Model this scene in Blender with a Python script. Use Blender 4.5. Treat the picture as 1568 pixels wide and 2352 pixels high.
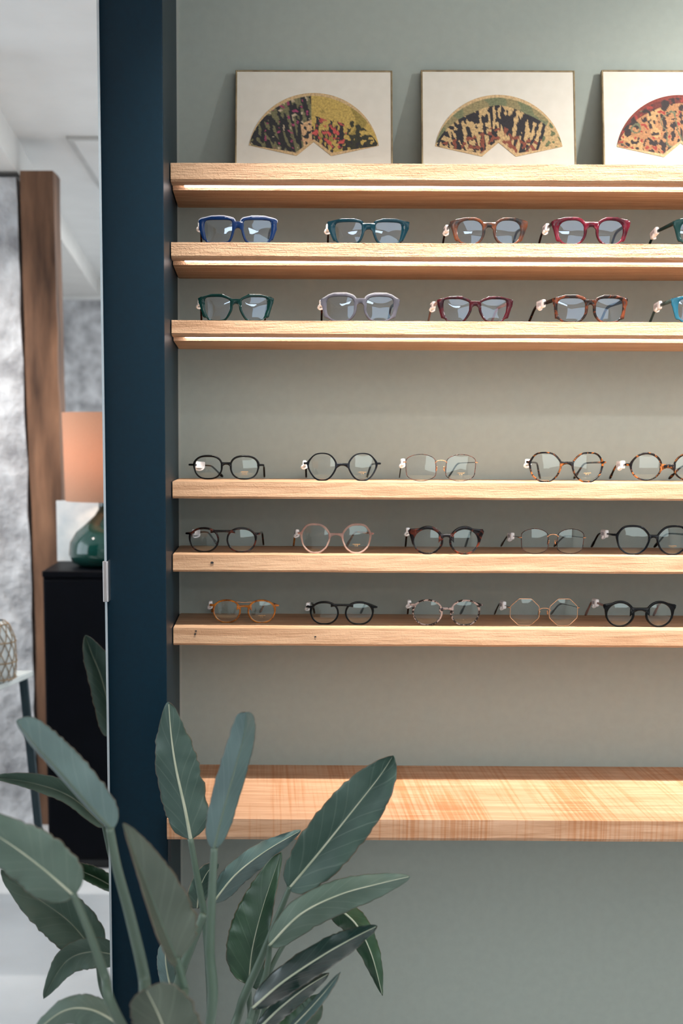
import bpy, bmesh, math, random
from mathutils import Vector, Matrix
from mathutils import noise as mnoise
random.seed(7)
S = bpy.context.scene
for o in list(bpy.data.objects): bpy.data.objects.remove(o)
PI = math.pi

# ------------------------------------------------------------------ camera
FPX = 2850.0; CY = -2.48; CZ = 1.42
PITCH, YAW, ROLL, PX, PY = -0.15159, -0.00248, 0.00472, 596.027, 1446.868
fw = Vector((math.sin(YAW)*math.cos(PITCH), math.cos(YAW)*math.cos(PITCH), math.sin(PITCH)))
rt0 = Vector((math.cos(YAW), -math.sin(YAW), 0)); up0 = rt0.cross(fw)
rt = rt0*math.cos(ROLL)+up0*math.sin(ROLL); up = -rt0*math.sin(ROLL)+up0*math.cos(ROLL)
cd = bpy.data.cameras.new('camera'); cam = bpy.data.objects.new('camera', cd)
S.collection.objects.link(cam); S.camera = cam
M = Matrix.Identity(4)
for i in range(3):
    M[i][0] = rt[i]; M[i][1] = up[i]; M[i][2] = -fw[i]
M[0][3] = 0; M[1][3] = CY; M[2][3] = CZ
cam.matrix_world = M
cd.sensor_fit = 'VERTICAL'; cd.sensor_height = 36; cd.lens = FPX/2352*36
cd.shift_x = (784-PX)/2352; cd.shift_y = (PY-1176)/2352
cd.clip_start = 0.05
cd.dof.use_dof = True; cd.dof.focus_distance = 2.22; cd.dof.aperture_fstop = 4.0
S.view_settings.view_transform = 'Standard'; S.view_settings.look = 'None'
S.view_settings.exposure = 0.0; S.view_settings.gamma = 1
S.view_settings.use_curve_mapping = False
S.cycles.max_bounces = 10; S.cycles.transparent_max_bounces = 24
S.cycles.glossy_bounces = 6; S.cycles.transmission_bounces = 8
CAMP = Vector((0, CY, CZ))
def ray(u, v): return fw + rt*((u-PX)/FPX) - up*((v-PY)/FPX)
def at(u, v, y):                       # point seen at pixel (u, v) on the plane y
    d = ray(u, v); return CAMP + d*((y-CY)/d.y)
def on(u, v, z):
    d = ray(u, v); return CAMP + d*((z-CZ)/d.z)
YM = -0.362                            # front face of the mirror
def back(p):                           # a place seen in the mirror -> the place itself
    return Vector((p.x, 2*YM-p.y, p.z))

# ------------------------------------------------------------------ light
def area(name, loc, rot, sx, sy, power, col):
    l = bpy.data.lights.new(name, 'AREA'); l.shape = 'RECTANGLE'; l.size = sx; l.size_y = sy
    l.energy = power; l.color = col
    o = bpy.data.objects.new(name, l); S.collection.objects.link(o); o.location = loc; o.rotation_euler = rot
    return o
def spot(name, loc, target, power, col, size=70, blend=.8, rad=.03):
    l = bpy.data.lights.new(name, 'SPOT'); l.energy = power; l.color = col
    l.spot_size = math.radians(size); l.spot_blend = blend; l.shadow_soft_size = rad
    o = bpy.data.objects.new(name, l); S.collection.objects.link(o); o.location = loc
    o.rotation_euler = (Vector(target)-Vector(loc)).to_track_quat('-Z', 'Y').to_euler()
    return o
W = bpy.data.worlds.new('world'); S.world = W; W.use_nodes = True
W.node_tree.nodes['Background'].inputs[0].default_value = (.75, .87, 1, 1)
W.node_tree.nodes['Background'].inputs[1].default_value = 1.0
DAY = (.86, .94, 1.0)
area('daylight_right_window', (3.42, -2.2, 1.5), (0, math.radians(90), 0), 2.0, 3.0, 10, DAY)
area('daylight_left_window', (-3.12, -1.6, 1.5), (0, math.radians(-90), 0), 1.8, 2.1, 30, DAY)
area('frontal_fill', (1.9, -6.38, 1.75), (math.radians(90), 0, 0), 2.6, 1.2, 27, DAY)  # added frontal fill for the shelf gaps; the stone wall has no window
area('unseen_panel_light', (1.25, -2.7, 2.43), (0, 0, 0), 2.2, 2.2, 40, (.93, .97, 1.0))
WARM = (1.0, .95, .89)
spot('unseen_spot', (1.20, -.74, 2.40), (.98, -.05, 1.75), 45, WARM, 80, .9)
ww = area('wall_washer_track', (.86, -.65, 2.40), (math.radians(24), 0, 0), 1.8, .035, 20, WARM)
spot('unseen_spot', (1.75, -1.35, 2.40), (1.15, 0, 2.1), 48, (.95, .98, 1), 85, .9)  # added spot, brightens the upper right of the display wall
ww.data.spread = math.radians(58)
spot('unseen_spot', (-1.5, -1.7, 2.40), (-1.3, -2.6, .8), 120, (1, .93, .86), 100, .8)  # fill spot added to brighten the floor and pier shown in the mirror
area('unseen_panel_light', (.2, -4.7, 2.43), (0, 0, 0), .9, 1.2, 42, (1, .96, .92))  # added out of view to brighten the far end of the room

# ------------------------------------------------------------------ materials
def new(name):
    m = bpy.data.materials.new(name); m.use_nodes = True
    nt = m.node_tree; b = nt.nodes['Principled BSDF']; return m, nt, b
def N(nt, t, **k):
    n = nt.nodes.new(t)
    for a, v in k.items(): setattr(n, a, v)
    return n
def setin(b, **k):
    for a, v in k.items():
        a = a.replace('_', ' ')
        b.inputs[a].default_value = v
def c4(c): return (c[0], c[1], c[2], 1)
def coords(nt, scale=(1, 1, 1), kind='Object', rot=(0, 0, 0)):
    tc = N(nt, 'ShaderNodeTexCoord'); mp = N(nt, 'ShaderNodeMapping')
    mp.inputs['Scale'].default_value = scale; mp.inputs['Rotation'].default_value = rot
    nt.links.new(tc.outputs[kind], mp.inputs[0]); return mp
def ramp(nt, stops):
    r = N(nt, 'ShaderNodeValToRGB'); e = r.color_ramp.elements
    e[0].position, e[0].color = stops[0][0], c4(stops[0][1])
    e[1].position, e[1].color = stops[1][0], c4(stops[1][1])
    for p, c in stops[2:]:
        x = e.new(p); x.color = c4(c)
    return r
def bump(nt, b, h, strength=.2, dist=.001):
    bp = N(nt, 'ShaderNodeBump'); bp.inputs['Strength'].default_value = strength
    bp.inputs['Distance'].default_value = dist
    nt.links.new(h, bp.inputs['Height']); nt.links.new(bp.outputs[0], b.inputs['Normal'])
def mottled(name, c1, c2, rough=.6, scale=8, bstr=.15, bdist=.001, metallic=0, coat=0, mapscale=(1, 1, 1), detail=5, trans=0, ior=1.45, lo=.35, hi=.65, spec=.5):
    m, nt, b = new(name)
    mp = coords(nt, mapscale); n = N(nt, 'ShaderNodeTexNoise'); n.inputs['Scale'].default_value = scale
    n.inputs['Detail'].default_value = detail
    nt.links.new(mp.outputs[0], n.inputs['Vector'])
    r = ramp(nt, [(lo, c1), (hi, c2)]); nt.links.new(n.outputs['Fac'], r.inputs[0])
    nt.links.new(r.outputs[0], b.inputs['Base Color'])
    setin(b, Roughness=rough, Metallic=metallic, IOR=ior)
    b.inputs['Coat Weight'].default_value = coat; b.inputs['Specular IOR Level'].default_value = spec
    b.inputs['Transmission Weight'].default_value = trans
    if bstr: bump(nt, b, n.outputs['Fac'], bstr, bdist)
    return m
def oak(name, dark, light, axis='x', crack=.0, saw=0.0, rough=.62, off=0.0):
    m, nt, b = new(name)
    sc = (1.6, 26, 26) if axis == 'x' else (26, 1.6, 26)
    mp = coords(nt, sc); mp.inputs['Location'].default_value = (off, off*1.7, off*.6)
    n = N(nt, 'ShaderNodeTexNoise'); n.inputs['Scale'].default_value = 2.2; n.inputs['Detail'].default_value = 7
    n.inputs['Distortion'].default_value = 1.1
    nt.links.new(mp.outputs[0], n.inputs['Vector'])
    r = ramp(nt, [(.34, dark), (.66, light)]); nt.links.new(n.outputs['Fac'], r.inputs[0])
    mp2 = coords(nt, tuple(s*9 if s > 5 else s*7 for s in sc))
    n2 = N(nt, 'ShaderNodeTexNoise'); n2.inputs['Scale'].default_value = 2.0; n2.inputs['Detail'].default_value = 4
    nt.links.new(mp2.outputs[0], n2.inputs['Vector'])
    r2 = ramp(nt, [(.3, (.70, .62, .55)), (.5, (1, 1, 1))]); nt.links.new(n2.outputs['Fac'], r2.inputs[0])
    mx = N(nt, 'ShaderNodeMix', data_type='RGBA', blend_type='MULTIPLY'); mx.inputs[0].default_value = .6
    nt.links.new(r.outputs[0], mx.inputs[6]); nt.links.new(r2.outputs[0], mx.inputs[7])
    out = mx.outputs[2]; hgt = n2.outputs['Fac']
    if saw:
        mp3 = coords(nt, (210, 3, 3), rot=(0, 0, .12)); n3 = N(nt, 'ShaderNodeTexNoise'); n3.inputs['Scale'].default_value = 1.0
        n3.inputs['Detail'].default_value = 3; nt.links.new(mp3.outputs[0], n3.inputs['Vector'])
        mp4 = coords(nt, (9, 1.2, 1), rot=(0, 0, .22)); n4 = N(nt, 'ShaderNodeTexNoise'); n4.inputs['Scale'].default_value = 1.5
        n4.inputs['Detail'].default_value = 4; nt.links.new(mp4.outputs[0], n4.inputs['Vector'])
        ma = N(nt, 'ShaderNodeMath', operation='MULTIPLY'); nt.links.new(n3.outputs['Fac'], ma.inputs[0]); nt.links.new(n4.outputs['Fac'], ma.inputs[1])
        r3 = ramp(nt, [(.22, (1, 1, 1)), (.36, (.80, .55, .32))]); nt.links.new(ma.outputs[0], r3.inputs[0])
        mx2 = N(nt, 'ShaderNodeMix', data_type='RGBA', blend_type='MULTIPLY'); mx2.inputs[0].default_value = saw
        nt.links.new(out, mx2.inputs[6]); nt.links.new(r3.outputs[0], mx2.inputs[7]); out = mx2.outputs[2]
    nt.links.new(out, b.inputs['Base Color']); setin(b, Roughness=rough)
    if crack:
        mp5 = coords(nt, (60, 60, 60)); vo = N(nt, 'ShaderNodeTexNoise'); vo.inputs['Scale'].default_value = 2.4; vo.inputs['Detail'].default_value = 3
        vo.inputs['Distortion'].default_value = 1.5
        nt.links.new(mp5.outputs[0], vo.inputs['Vector'])
        ad = N(nt, 'ShaderNodeMath', operation='ADD'); nt.links.new(vo.outputs['Fac'], ad.inputs[0]); nt.links.new(hgt, ad.inputs[1])
        bump(nt, b, ad.outputs[0], crack, .0025)
    else: bump(nt, b, hgt, .25, .0008)
    return m
def plain(name, c, rough=.4, **k):
    c2 = tuple(min(1, x*1.08+.002) for x in c)
    return mottled(name, c, c2, rough, k.pop('scale', 30), k.pop('bstr', .03), k.pop('bdist', .0004), **k)
def tortoise(name, dark, amber, scale=95, lo=.47, hi=.6, trans=.0, rough=.12):
    m, nt, b = new(name)
    mp = coords(nt); n = N(nt, 'ShaderNodeTexNoise'); n.inputs['Scale'].default_value = scale; n.inputs['Detail'].default_value = 2.5
    n.inputs['Distortion'].default_value = .8
    nt.links.new(mp.outputs[0], n.inputs['Vector'])
    mid = tuple((a*.55+d*.45) for a, d in zip(amber, dark))
    r = ramp(nt, [(lo, dark), (hi, amber), ((lo+hi)/2, mid)]); nt.links.new(n.outputs['Fac'], r.inputs[0])
    nt.links.new(r.outputs[0], b.inputs['Base Color']); setin(b, Roughness=rough)
    b.inputs['Specular IOR Level'].default_value = .25; b.inputs['Transmission Weight'].default_value = trans
    return m
def crystal(name, col, rough=.1, amt=.6):
    m, nt, b = new(name)
    mp = coords(nt); n = N(nt, 'ShaderNodeTexNoise'); n.inputs['Scale'].default_value = 40
    nt.links.new(mp.outputs[0], n.inputs['Vector'])
    r = ramp(nt, [(.3, tuple(x*.75 for x in col)), (.7, tuple(min(1, x*1.2) for x in col))])
    nt.links.new(n.outputs['Fac'], r.inputs[0]); nt.links.new(r.outputs[0], b.inputs['Base Color'])
    setin(b, Roughness=rough, IOR=1.45); b.inputs['Specular IOR Level'].default_value = .28
    tr = N(nt, 'ShaderNodeBsdfTransparent'); nt.links.new(r.outputs[0], tr.inputs[0])
    mx = N(nt, 'ShaderNodeMixShader'); mx.inputs[0].default_value = amt
    nt.links.new(b.outputs[0], mx.inputs[1]); nt.links.new(tr.outputs[0], mx.inputs[2])
    nt.links.new(mx.outputs[0], nt.nodes['Material Output'].inputs[0])
    return m
def lens_mat(name, tint, refl):
    m, nt, b = new(name)
    tr = N(nt, 'ShaderNodeBsdfTransparent'); tr.inputs[0].default_value = (.975, .98, .985, 1)
    gl = N(nt, 'ShaderNodeBsdfGlossy'); gl.inputs['Roughness'].default_value = .01
    mp = coords(nt, (6, 6, 6)); n = N(nt, 'ShaderNodeTexNoise'); nt.links.new(mp.outputs[0], n.inputs['Vector'])
    r = ramp(nt, [(.3, tint), (.7, tuple(min(1, x*1.1) for x in tint))]); nt.links.new(n.outputs['Fac'], r.inputs[0])
    nt.links.new(r.outputs[0], gl.inputs[0])
    lw = N(nt, 'ShaderNodeFresnel'); lw.inputs[0].default_value = 1.4
    ad = N(nt, 'ShaderNodeMath', operation='ADD'); ad.inputs[1].default_value = refl; nt.links.new(lw.outputs[0], ad.inputs[0])
    mx = N(nt, 'ShaderNodeMixShader'); nt.links.new(ad.outputs[0], mx.inputs[0])
    nt.links.new(tr.outputs[0], mx.inputs[1]); nt.links.new(gl.outputs[0], mx.inputs[2])
    nt.links.new(mx.outputs[0], nt.nodes['Material Output'].inputs[0])
    return m
def emis(name, col, s):
    m, nt, b = new(name); b.inputs['Base Color'].default_value = c4(col)
    b.inputs['Emission Color'].default_value = c4(col); b.inputs['Emission Strength'].default_value = s
    return m
def leafmat(name, c1, c2, vein, rough=.42, spec=.5, tr=.14):
    m, nt, b = new(name)
    uv = N(nt, 'ShaderNodeUVMap'); sx = N(nt, 'ShaderNodeSeparateXYZ'); nt.links.new(uv.outputs[0], sx.inputs[0])
    ab = N(nt, 'ShaderNodeMath', operation='SUBTRACT'); ab.inputs[1].default_value = .5; nt.links.new(sx.outputs[1], ab.inputs[0])
    av = N(nt, 'ShaderNodeMath', operation='ABSOLUTE'); nt.links.new(ab.outputs[0], av.inputs[0])      # 0 at the midrib, .5 at the edge
    pw = N(nt, 'ShaderNodeMath', operation='POWER'); pw.inputs[1].default_value = .75; nt.links.new(av.outputs[0], pw.inputs[0])
    mu = N(nt, 'ShaderNodeMath', operation='MULTIPLY'); mu.inputs[1].default_value = -.42; nt.links.new(pw.outputs[0], mu.inputs[0])
    ad = N(nt, 'ShaderNodeMath', operation='ADD'); nt.links.new(sx.outputs[0], ad.inputs[0]); nt.links.new(mu.outputs[0], ad.inputs[1])
    cb = N(nt, 'ShaderNodeCombineXYZ'); nt.links.new(ad.outputs[0], cb.inputs[0])
    mpv = N(nt, 'ShaderNodeMapping'); mpv.inputs['Scale'].default_value = (30, 1, 1); nt.links.new(cb.outputs[0], mpv.inputs[0])
    nv = N(nt, 'ShaderNodeTexNoise'); nv.inputs['Scale'].default_value = 1.0; nv.inputs['Detail'].default_value = 4; nt.links.new(mpv.outputs[0], nv.inputs['Vector'])
    rv = ramp(nt, [(.56, (0, 0, 0)), (.66, (1, 1, 1))]); nt.links.new(nv.outputs['Fac'], rv.inputs[0])
    mp = coords(nt, (1, 1, 1)); n = N(nt, 'ShaderNodeTexNoise'); n.inputs['Scale'].default_value = 14; nt.links.new(mp.outputs[0], n.inputs['Vector'])
    r = ramp(nt, [(.35, c1), (.65, c2)]); nt.links.new(n.outputs['Fac'], r.inputs[0])
    m1 = N(nt, 'ShaderNodeMix', data_type='RGBA'); ms = N(nt, 'ShaderNodeMath', operation='MULTIPLY'); ms.inputs[1].default_value = .30
    nt.links.new(rv.outputs[0], ms.inputs[0]); nt.links.new(ms.outputs[0], m1.inputs[0]); nt.links.new(r.outputs[0], m1.inputs[6]); m1.inputs[7].default_value = c4(vein)
    # brown dry margin
    re = ramp(nt, [(.482, (0, 0, 0)), (.496, (1, 1, 1))]); nt.links.new(av.outputs[0], re.inputs[0])
    m2 = N(nt, 'ShaderNodeMix', data_type='RGBA'); nt.links.new(re.outputs[0], m2.inputs[0]); nt.links.new(m1.outputs[2], m2.inputs[6]); m2.inputs[7].default_value = (.16, .10, .06, 1)
    nt.links.new(m2.outputs[2], b.inputs['Base Color']); setin(b, Roughness=rough)
    b.inputs['Specular IOR Level'].default_value = spec
    bump(nt, b, nv.outputs['Fac'], .35, .0012)
    # thin leaf lets a little light through
    tl = N(nt, 'ShaderNodeBsdfTranslucent'); tl.inputs[0].default_value = c4(tuple(x*1.3 for x in c2))
    mx = N(nt, 'ShaderNodeMixShader'); mx.inputs[0].default_value = tr
    nt.links.new(b.outputs[0], mx.inputs[1]); nt.links.new(tl.outputs[0], mx.inputs[2])
    nt.links.new(mx.outputs[0], nt.nodes['Material Output'].inputs[0])
    return m

M_wall = mottled('sage_paint', (.298, .332, .294), (.312, .346, .307), .75, 60, .08, .0006)
M_navy = mottled('navy_paint', (.0003, .0125, .0235), (.0004, .0145, .027), .42, 120, .06, .0005, spec=.22)
M_navyin = M_navy
M_white = mottled('white_plaster', (.80, .80, .79), (.84, .84, .83), .8, 6, .1, .002)
M_floor = mottled('pale_concrete', (.56, .57, .58), (.70, .71, .72), .25, 1.6, .02, .001)
M_stone = mottled('granite_stone', (.30, .30, .32), (.70, .71, .74), .9, 12, .9, .03, detail=14, lo=.30, hi=.68)
M_post = mottled('old_timber', (.06, .03, .018), (.30, .155, .09), .8, 3, .6, .01, mapscale=(5, 5, .8), detail=8, lo=.3, hi=.7)
M_oak = [oak('oak_%s' % n, (.37, .205, .108), (.53, .335, .200), 'x', crack=c, off=k*3.1) for k, (n, c) in enumerate([('rough', .8), ('cracked', .9), ('swirl', .5), ('straight', .3), ('knotty', .25), ('lower', .25)])]
M_desk = oak('oak_sawn', (.42, .222, .115), (.56, .335, .205), 'x', saw=.75, off=9)
M_steel = plain('brushed_steel', (.62, .60, .60), .3, metallic=1)
M_black = plain('black_metal', (.012, .013, .015), .45)
M_led = emis('led_light', (1.0, .93, .92), 9.0)
M_dark = mottled('black_navy_lacquer', (.0006, .0012, .003), (.001, .0016, .004), .5, 20, .02, .0004, spec=.12)

# ------------------------------------------------------------------ mesh helpers
def link(o, parent=None):
    S.collection.objects.link(o)
    if parent: o.parent = parent
    return o
def mesh(name, verts, faces, mat, parent=None, smooth=False, uv=None, mats=None, fm=None):
    me = bpy.data.meshes.new(name); me.from_pydata([tuple(v) for v in verts], [], faces); 
    for mm in (mats or [mat]): me.materials.append(mm)
    if fm:
        for p, k in zip(me.polygons, fm): p.material_index = k
    if smooth:
        for p in me.polygons: p.use_smooth = True
    if uv:
        l = me.uv_layers.new(name='UVMap')
        for lp in me.loops: l.data[lp.index].uv = uv[lp.vertex_index]
    me.update()
    return link(bpy.data.objects.new(name, me), parent)
def bevel(o, w, seg=2):
    b = o.modifiers.new('bevel', 'BEVEL'); b.width = w; b.segments = seg; b.limit_method = 'ANGLE'; b.angle_limit = math.radians(35)
    return o
class MB:
    def __init__(s): s.v = []; s.f = []; s.m = []
    def add(s, v, f, m=0):
        k = len(s.v); s.v += [Vector(x) for x in v]; s.f += [tuple(i+k for i in q) for q in f]; s.m += [m]*len(f)
    def box(s, a, b, m=0):
        x0, y0, z0 = a; x1, y1, z1 = b
        s.add([(x0, y0, z0), (x1, y0, z0), (x1, y1, z0), (x0, y1, z0), (x0, y0, z1), (x1, y0, z1), (x1, y1, z1), (x0, y1, z1)],
              [(0, 3, 2, 1), (4, 5, 6, 7), (0, 1, 5, 4), (1, 2, 6, 5), (2, 3, 7, 6), (3, 0, 4, 7)], m)
    def tube(s, pts, rad, n=8, flat=None, m=0, upv=Vector((0, 0, 1))):
        # rad: number or list; flat: (a, b) half sizes list -> elliptic section (a along side, b along up)
        P = [Vector(p) for p in pts]; k = len(P); ring = []
        prevs = None
        for i, p in enumerate(P):
            t = (P[min(i+1, k-1)]-P[max(i-1, 0)]).normalized()
            if prevs is None:
                side = t.cross(upv)
                if side.length < 1e-3: side = t.cross(Vector((1, 0, 0)))
            else: side = prevs - t*prevs.dot(t)
            side.normalize(); prevs = side.copy(); u = side.cross(t)
            a, b_ = flat[i] if flat else ((rad[i],)*2 if isinstance(rad, (list, tuple)) else (rad, rad))
            for j in range(n):
                an = 2*PI*j/n; cx, cy = math.cos(an), math.sin(an)
                if flat:
                    cx = math.copysign(abs(cx)**.6, cx); cy = math.copysign(abs(cy)**.6, cy)
                ring.append(p+side*(a*cx)+u*(b_*cy))
        f = []
        for i in range(k-1):
            for j in range(n):
                f.append((i*n+j, i*n+(j+1) % n, (i+1)*n+(j+1) % n, (i+1)*n+j))
        f.append(tuple(range(n-1, -1, -1))); f.append(tuple((k-1)*n+j for j in range(n)))
        s.add(ring, f, m)
    def lathe(s, prof, n=32, c=(0, 0, 0), m=0):
        v = []; f = []
        for r, z in prof:
            for j in range(n): v.append((c[0]+r*math.cos(2*PI*j/n), c[1]+r*math.sin(2*PI*j/n), c[2]+z))
        for i in range(len(prof)-1):
            for j in range(n): f.append((i*n+j, i*n+(j+1) % n, (i+1)*n+(j+1) % n, (i+1)*n+j))
        s.add(v, f, m)
    def build(s, name, mat, parent=None, smooth=False, mats=None):
        return mesh(name, s.v, s.f, mat, parent, smooth, mats=mats, fm=s.m if mats else None)
def box(name, a, b, mat, parent=None, bev=0):
    m = MB(); m.box(a, b); o = m.build(name, mat, parent)
    return bevel(o, bev) if bev else o
def empty(name, loc, parent=None):
    o = bpy.data.objects.new(name, None); o.empty_display_size = .02; o.location = loc; return link(o, parent)
def tag(o, label=None, cat=None, group=None, kind=None):
    if label: o['label'] = label
    if cat: o['category'] = cat
    if group: o['group'] = group
    if kind: o['kind'] = kind
    return o
def struct(o, label, cat): return tag(o, label, cat, kind='structure')
def catmull(pts, n):
    P = [Vector(p) for p in pts]; out = []
    k = len(P)
    for i in range(n):
        t = i/(n-1)*(k-1); a = min(int(t), k-2); u = t-a
        p0, p1, p2, p3 = P[max(a-1, 0)], P[a], P[a+1], P[min(a+2, k-1)]
        out.append(.5*((2*p1)+(-p0+p2)*u+(2*p0-5*p1+4*p2-p3)*u*u+(-p0+3*p1-3*p2+p3)*u**3))
    return out
def interp(tab, t):
    for (a, x), (b, y) in zip(tab, tab[1:]):
        if t <= b: 
            u = (t-a)/(b-a) if b > a else 0
            return x+(y-x)*u
    return tab[-1][1]

# ------------------------------------------------------------------ the room
XC = -0.168; XW = 3.45; XL = -3.2; YB = -6.5; H = 2.45
struct(box('floor', (XL-.2, YB-.2, -.1), (XW+.2, .2, 0), M_floor), 'pale polished concrete shop floor', 'floor')
struct(box('ceiling', (XL-.2, YB-.2, H), (XW+.2, .2, H+.1), M_white), 'white plaster ceiling', 'ceiling')
struct(box('wall_display', (XC, 0, 0), (XW+.2, .2, H), M_wall), 'sage green wall behind the oak shelves', 'wall')
pn = box('wall_panel', (XL, -.3363, 0), (XC, .2, H), M_navy, bev=.0015)
struct(pn, 'dark navy blue panel at the left end of the oak shelves', 'wall')
# thin paint line where wall meets panel
struct(box('trim_1', (XC, -.004, 0), (XC+.004, .0, H), mottled('trim_paint', (.33, .35, .31), (.35, .37, .33), .6)), 'thin pale bead in the corner between panel and sage wall', 'trim')
# walls with windows
def wall_with_window(name, axis, c, thick, a0, a1, w0, w1, z0, z1, label):
    m = MB()
    def b(u0, u1, v0, v1):
        if axis == 'x': m.box((c, u0, v0), (c+thick, u1, v1))
        else: m.box((u0, c, v0), (u1, c+thick, v1))
    b(a0, w0, 0, H); b(w1, a1, 0, H); b(w0, w1, 0, z0); b(w0, w1, z1, H)
    struct(m.build(name, M_white), label, 'wall')
wall_with_window('wall_right', 'x', XW, .2, YB, 0, -3.8, -.6, .4, 2.3, 'white side wall with the shop window')
wall_with_window('wall_left', 'x', XL-.2, .2, YB, -.34, -2.7, -.5, .5, 2.3, 'white side wall with a window beside the mirror')
glassm = lens_mat('pane_glass', (.9, .95, 1), .0)
for nm, (x, a, b_) in {'window_1': (XW+.08, -3.8, -.6), 'window_2': (XL-.12, -2.7, -.5)}.items():
    m = MB(); z0, z1 = (.4, 2.3) if nm == 'window_1' else (.5, 2.3)
    for (y0, y1, q0, q1) in ((a, b_, z0, z0+.06), (a, b_, z1-.06, z1), (a, a+.06, z0, z1), (b_-.06, b_, z0, z1), ((a+b_)/2-.03, (a+b_)/2+.03, z0, z1)):
        m.box((x-.03, y0, q0), (x+.03, y1, q1))
    w = m.build(nm, M_black); struct(w, 'black framed shop window', 'window')
    box('pane', (x-.003, a+.05, z0+.05), (x+.003, b_-.05, z1-.05), glassm, w)
zst = back(at(190, 688, 5.77)).z
struct(box('wall_back', (XL, YB-.2, 0), (XW, YB, zst), M_stone), 'rough grey stone wall at the far end of the room, seen in the mirror', 'wall')
struct(box('wall_back_upper', (XL, YB-.2, zst), (XW, YB+.0, H), M_white), 'white plaster band above the far stone wall', 'wall')
# beam along the ceiling, its timber post, and the stone pier beside it
m = MB(); y0r, y1r = back(at(0, 245, 1.0)).y, YB
xa, xb = -.80, -1.07
m.add([(xa, y0r, H), (xa-.35, y0r, H), (xb-.35, y1r, H), (xb, y1r, H), (xa, y0r, H-.115), (xa-.35, y0r, H-.115), (xb-.35, y1r, H-.115), (xb, y1r, H-.115)],
      [(0, 1, 2, 3), (4, 7, 6, 5), (0, 4, 5, 1), (1, 5, 6, 2), (2, 6, 7, 3), (3, 7, 4, 0)])
struct(m.build('trim_2', mottled('beam_plaster', (.74, .72, .69), (.79, .77, .74), .8, 5)), 'white plastered ceiling beam running above the timber post', 'beam')
def quad_column(name, px_rows, y_v, depth, mat, rough_amp, n=26, seed=0):
    # column whose left and right edges pass through px rows (u0, u1, v) seen in the mirror
    pts = [(back(at(u0, v, y_v)), back(at(u1, v, y_v))) for u0, u1, v in px_rows]
    zs = [p[0].z for p in pts]
    V = []; F = []; k = 0; ny = 8
    ring = 2*(ny+3)
    for i in range(n+1):
        z = zs[0]+(zs[-1]-zs[0])*i/n
        tab0 = sorted([(p[0].z, p[0].x) for p in pts]); tab1 = sorted([(p[1].z, p[1].x) for p in pts])
        x0, x1 = interp(tab0, z), interp(tab1, z)
        yr = pts[0][0].y
        loop = [(x0+(x1-x0)*j/ny, yr) for j in range(ny+1)]+[(x1, yr-depth*j/3) for j in (1, 2)]+[(x1+(x0-x1)*j/ny, yr-depth) for j in range(ny+1)]+[(x0, yr-depth*(1-j/3)) for j in (1, 2)]
        ring = len(loop)
        for (x, y) in loop:
            nn = mnoise.noise_vector(Vector((x*9+seed, y*9, z*6)))*rough_amp
            V.append((x+nn.x, y+nn.y, z))
    for i in range(n):
        for j in range(ring): F.append((i*ring+j, i*ring+(j+1) % ring, (i+1)*ring+(j+1) % ring, (i+1)*ring+j))
    F.append(tuple(range(ring))); F.append(tuple(n*ring+j for j in range(ring)))
    o = mesh(name, V, F, mat, smooth=False); bm = bmesh.new(); bm.from_mesh(o.data); bmesh.ops.recalc_face_normals(bm, faces=bm.faces); bm.to_mesh(o.data); bm.free()
    return o
YP = 1.98
vb = 1012+1.42*FPX/(YP+2.48)*1.0
def vrow(u, z, y):      # v pixel of height z on plane y near column u
    lo, hi = -800, 4000
    for _ in range(40):
        mid = (lo+hi)/2
        if at(u, mid, y).z > z: lo = mid
        else: hi = mid
    return (lo+hi)/2
vt = vrow(60, H-.115, YP); vf = vrow(100, 0.0, YP)
post = quad_column('timber_post', [(45, 122, vt), (52, 127, 600), (63, 136, 950), (78, 146, 1300), (86, 156, 1700), (90, 162, vf)], YP, .14, M_post, .006)
tag(post, 'rough brown timber post under the ceiling beam, seen in the mirror', 'post')
YS = YP
vt = vrow(20, back(at(20, 405, YS)).z, YS)
pier = quad_column('stone_pier', [(-420, 37, 405), (-420, 45, 600), (-420, 56, 950), (-420, 71, 1300), (-420, 79, 1700), (-420, 83, vrow(50, 0, YS))], YS, .45, M_stone, .010, seed=5)
tag(pier, 'thick rough grey granite pier beside the timber post, seen in the mirror', 'pier')
# ceiling panel seen in the mirror
q = [back(on(u, v, H)) for u, v in ((152, 312), (330, 312), (330, 505), (240, 505))]
x0, x1 = q[0].x, q[0].x+.55; y1, y0 = q[0].y, q[0].y-.85
cp = empty('ceiling_hatch', ((x0+x1)/2, (y0+y1)/2, H))
mh = MB(); 
for a in (((-.275, -.425, -.012), (.275, -.405, 0)), ((-.275, .405, -.012), (.275, .425, 0)), ((-.275, -.405, -.012), (-.255, .405, 0)), ((.255, -.405, -.012), (.275, .405, 0))): mh.box(*a)
mh.build('frame', mottled('hatch_grey', (.55, .55, .54), (.6, .6, .59), .6), cp)
box('panel', (-.255, -.405, -.006), (.255, .405, 0), M_white, cp)
tag(cp, 'flat square hatch in the white ceiling, seen in the mirror', 'ceiling hatch')

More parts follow.
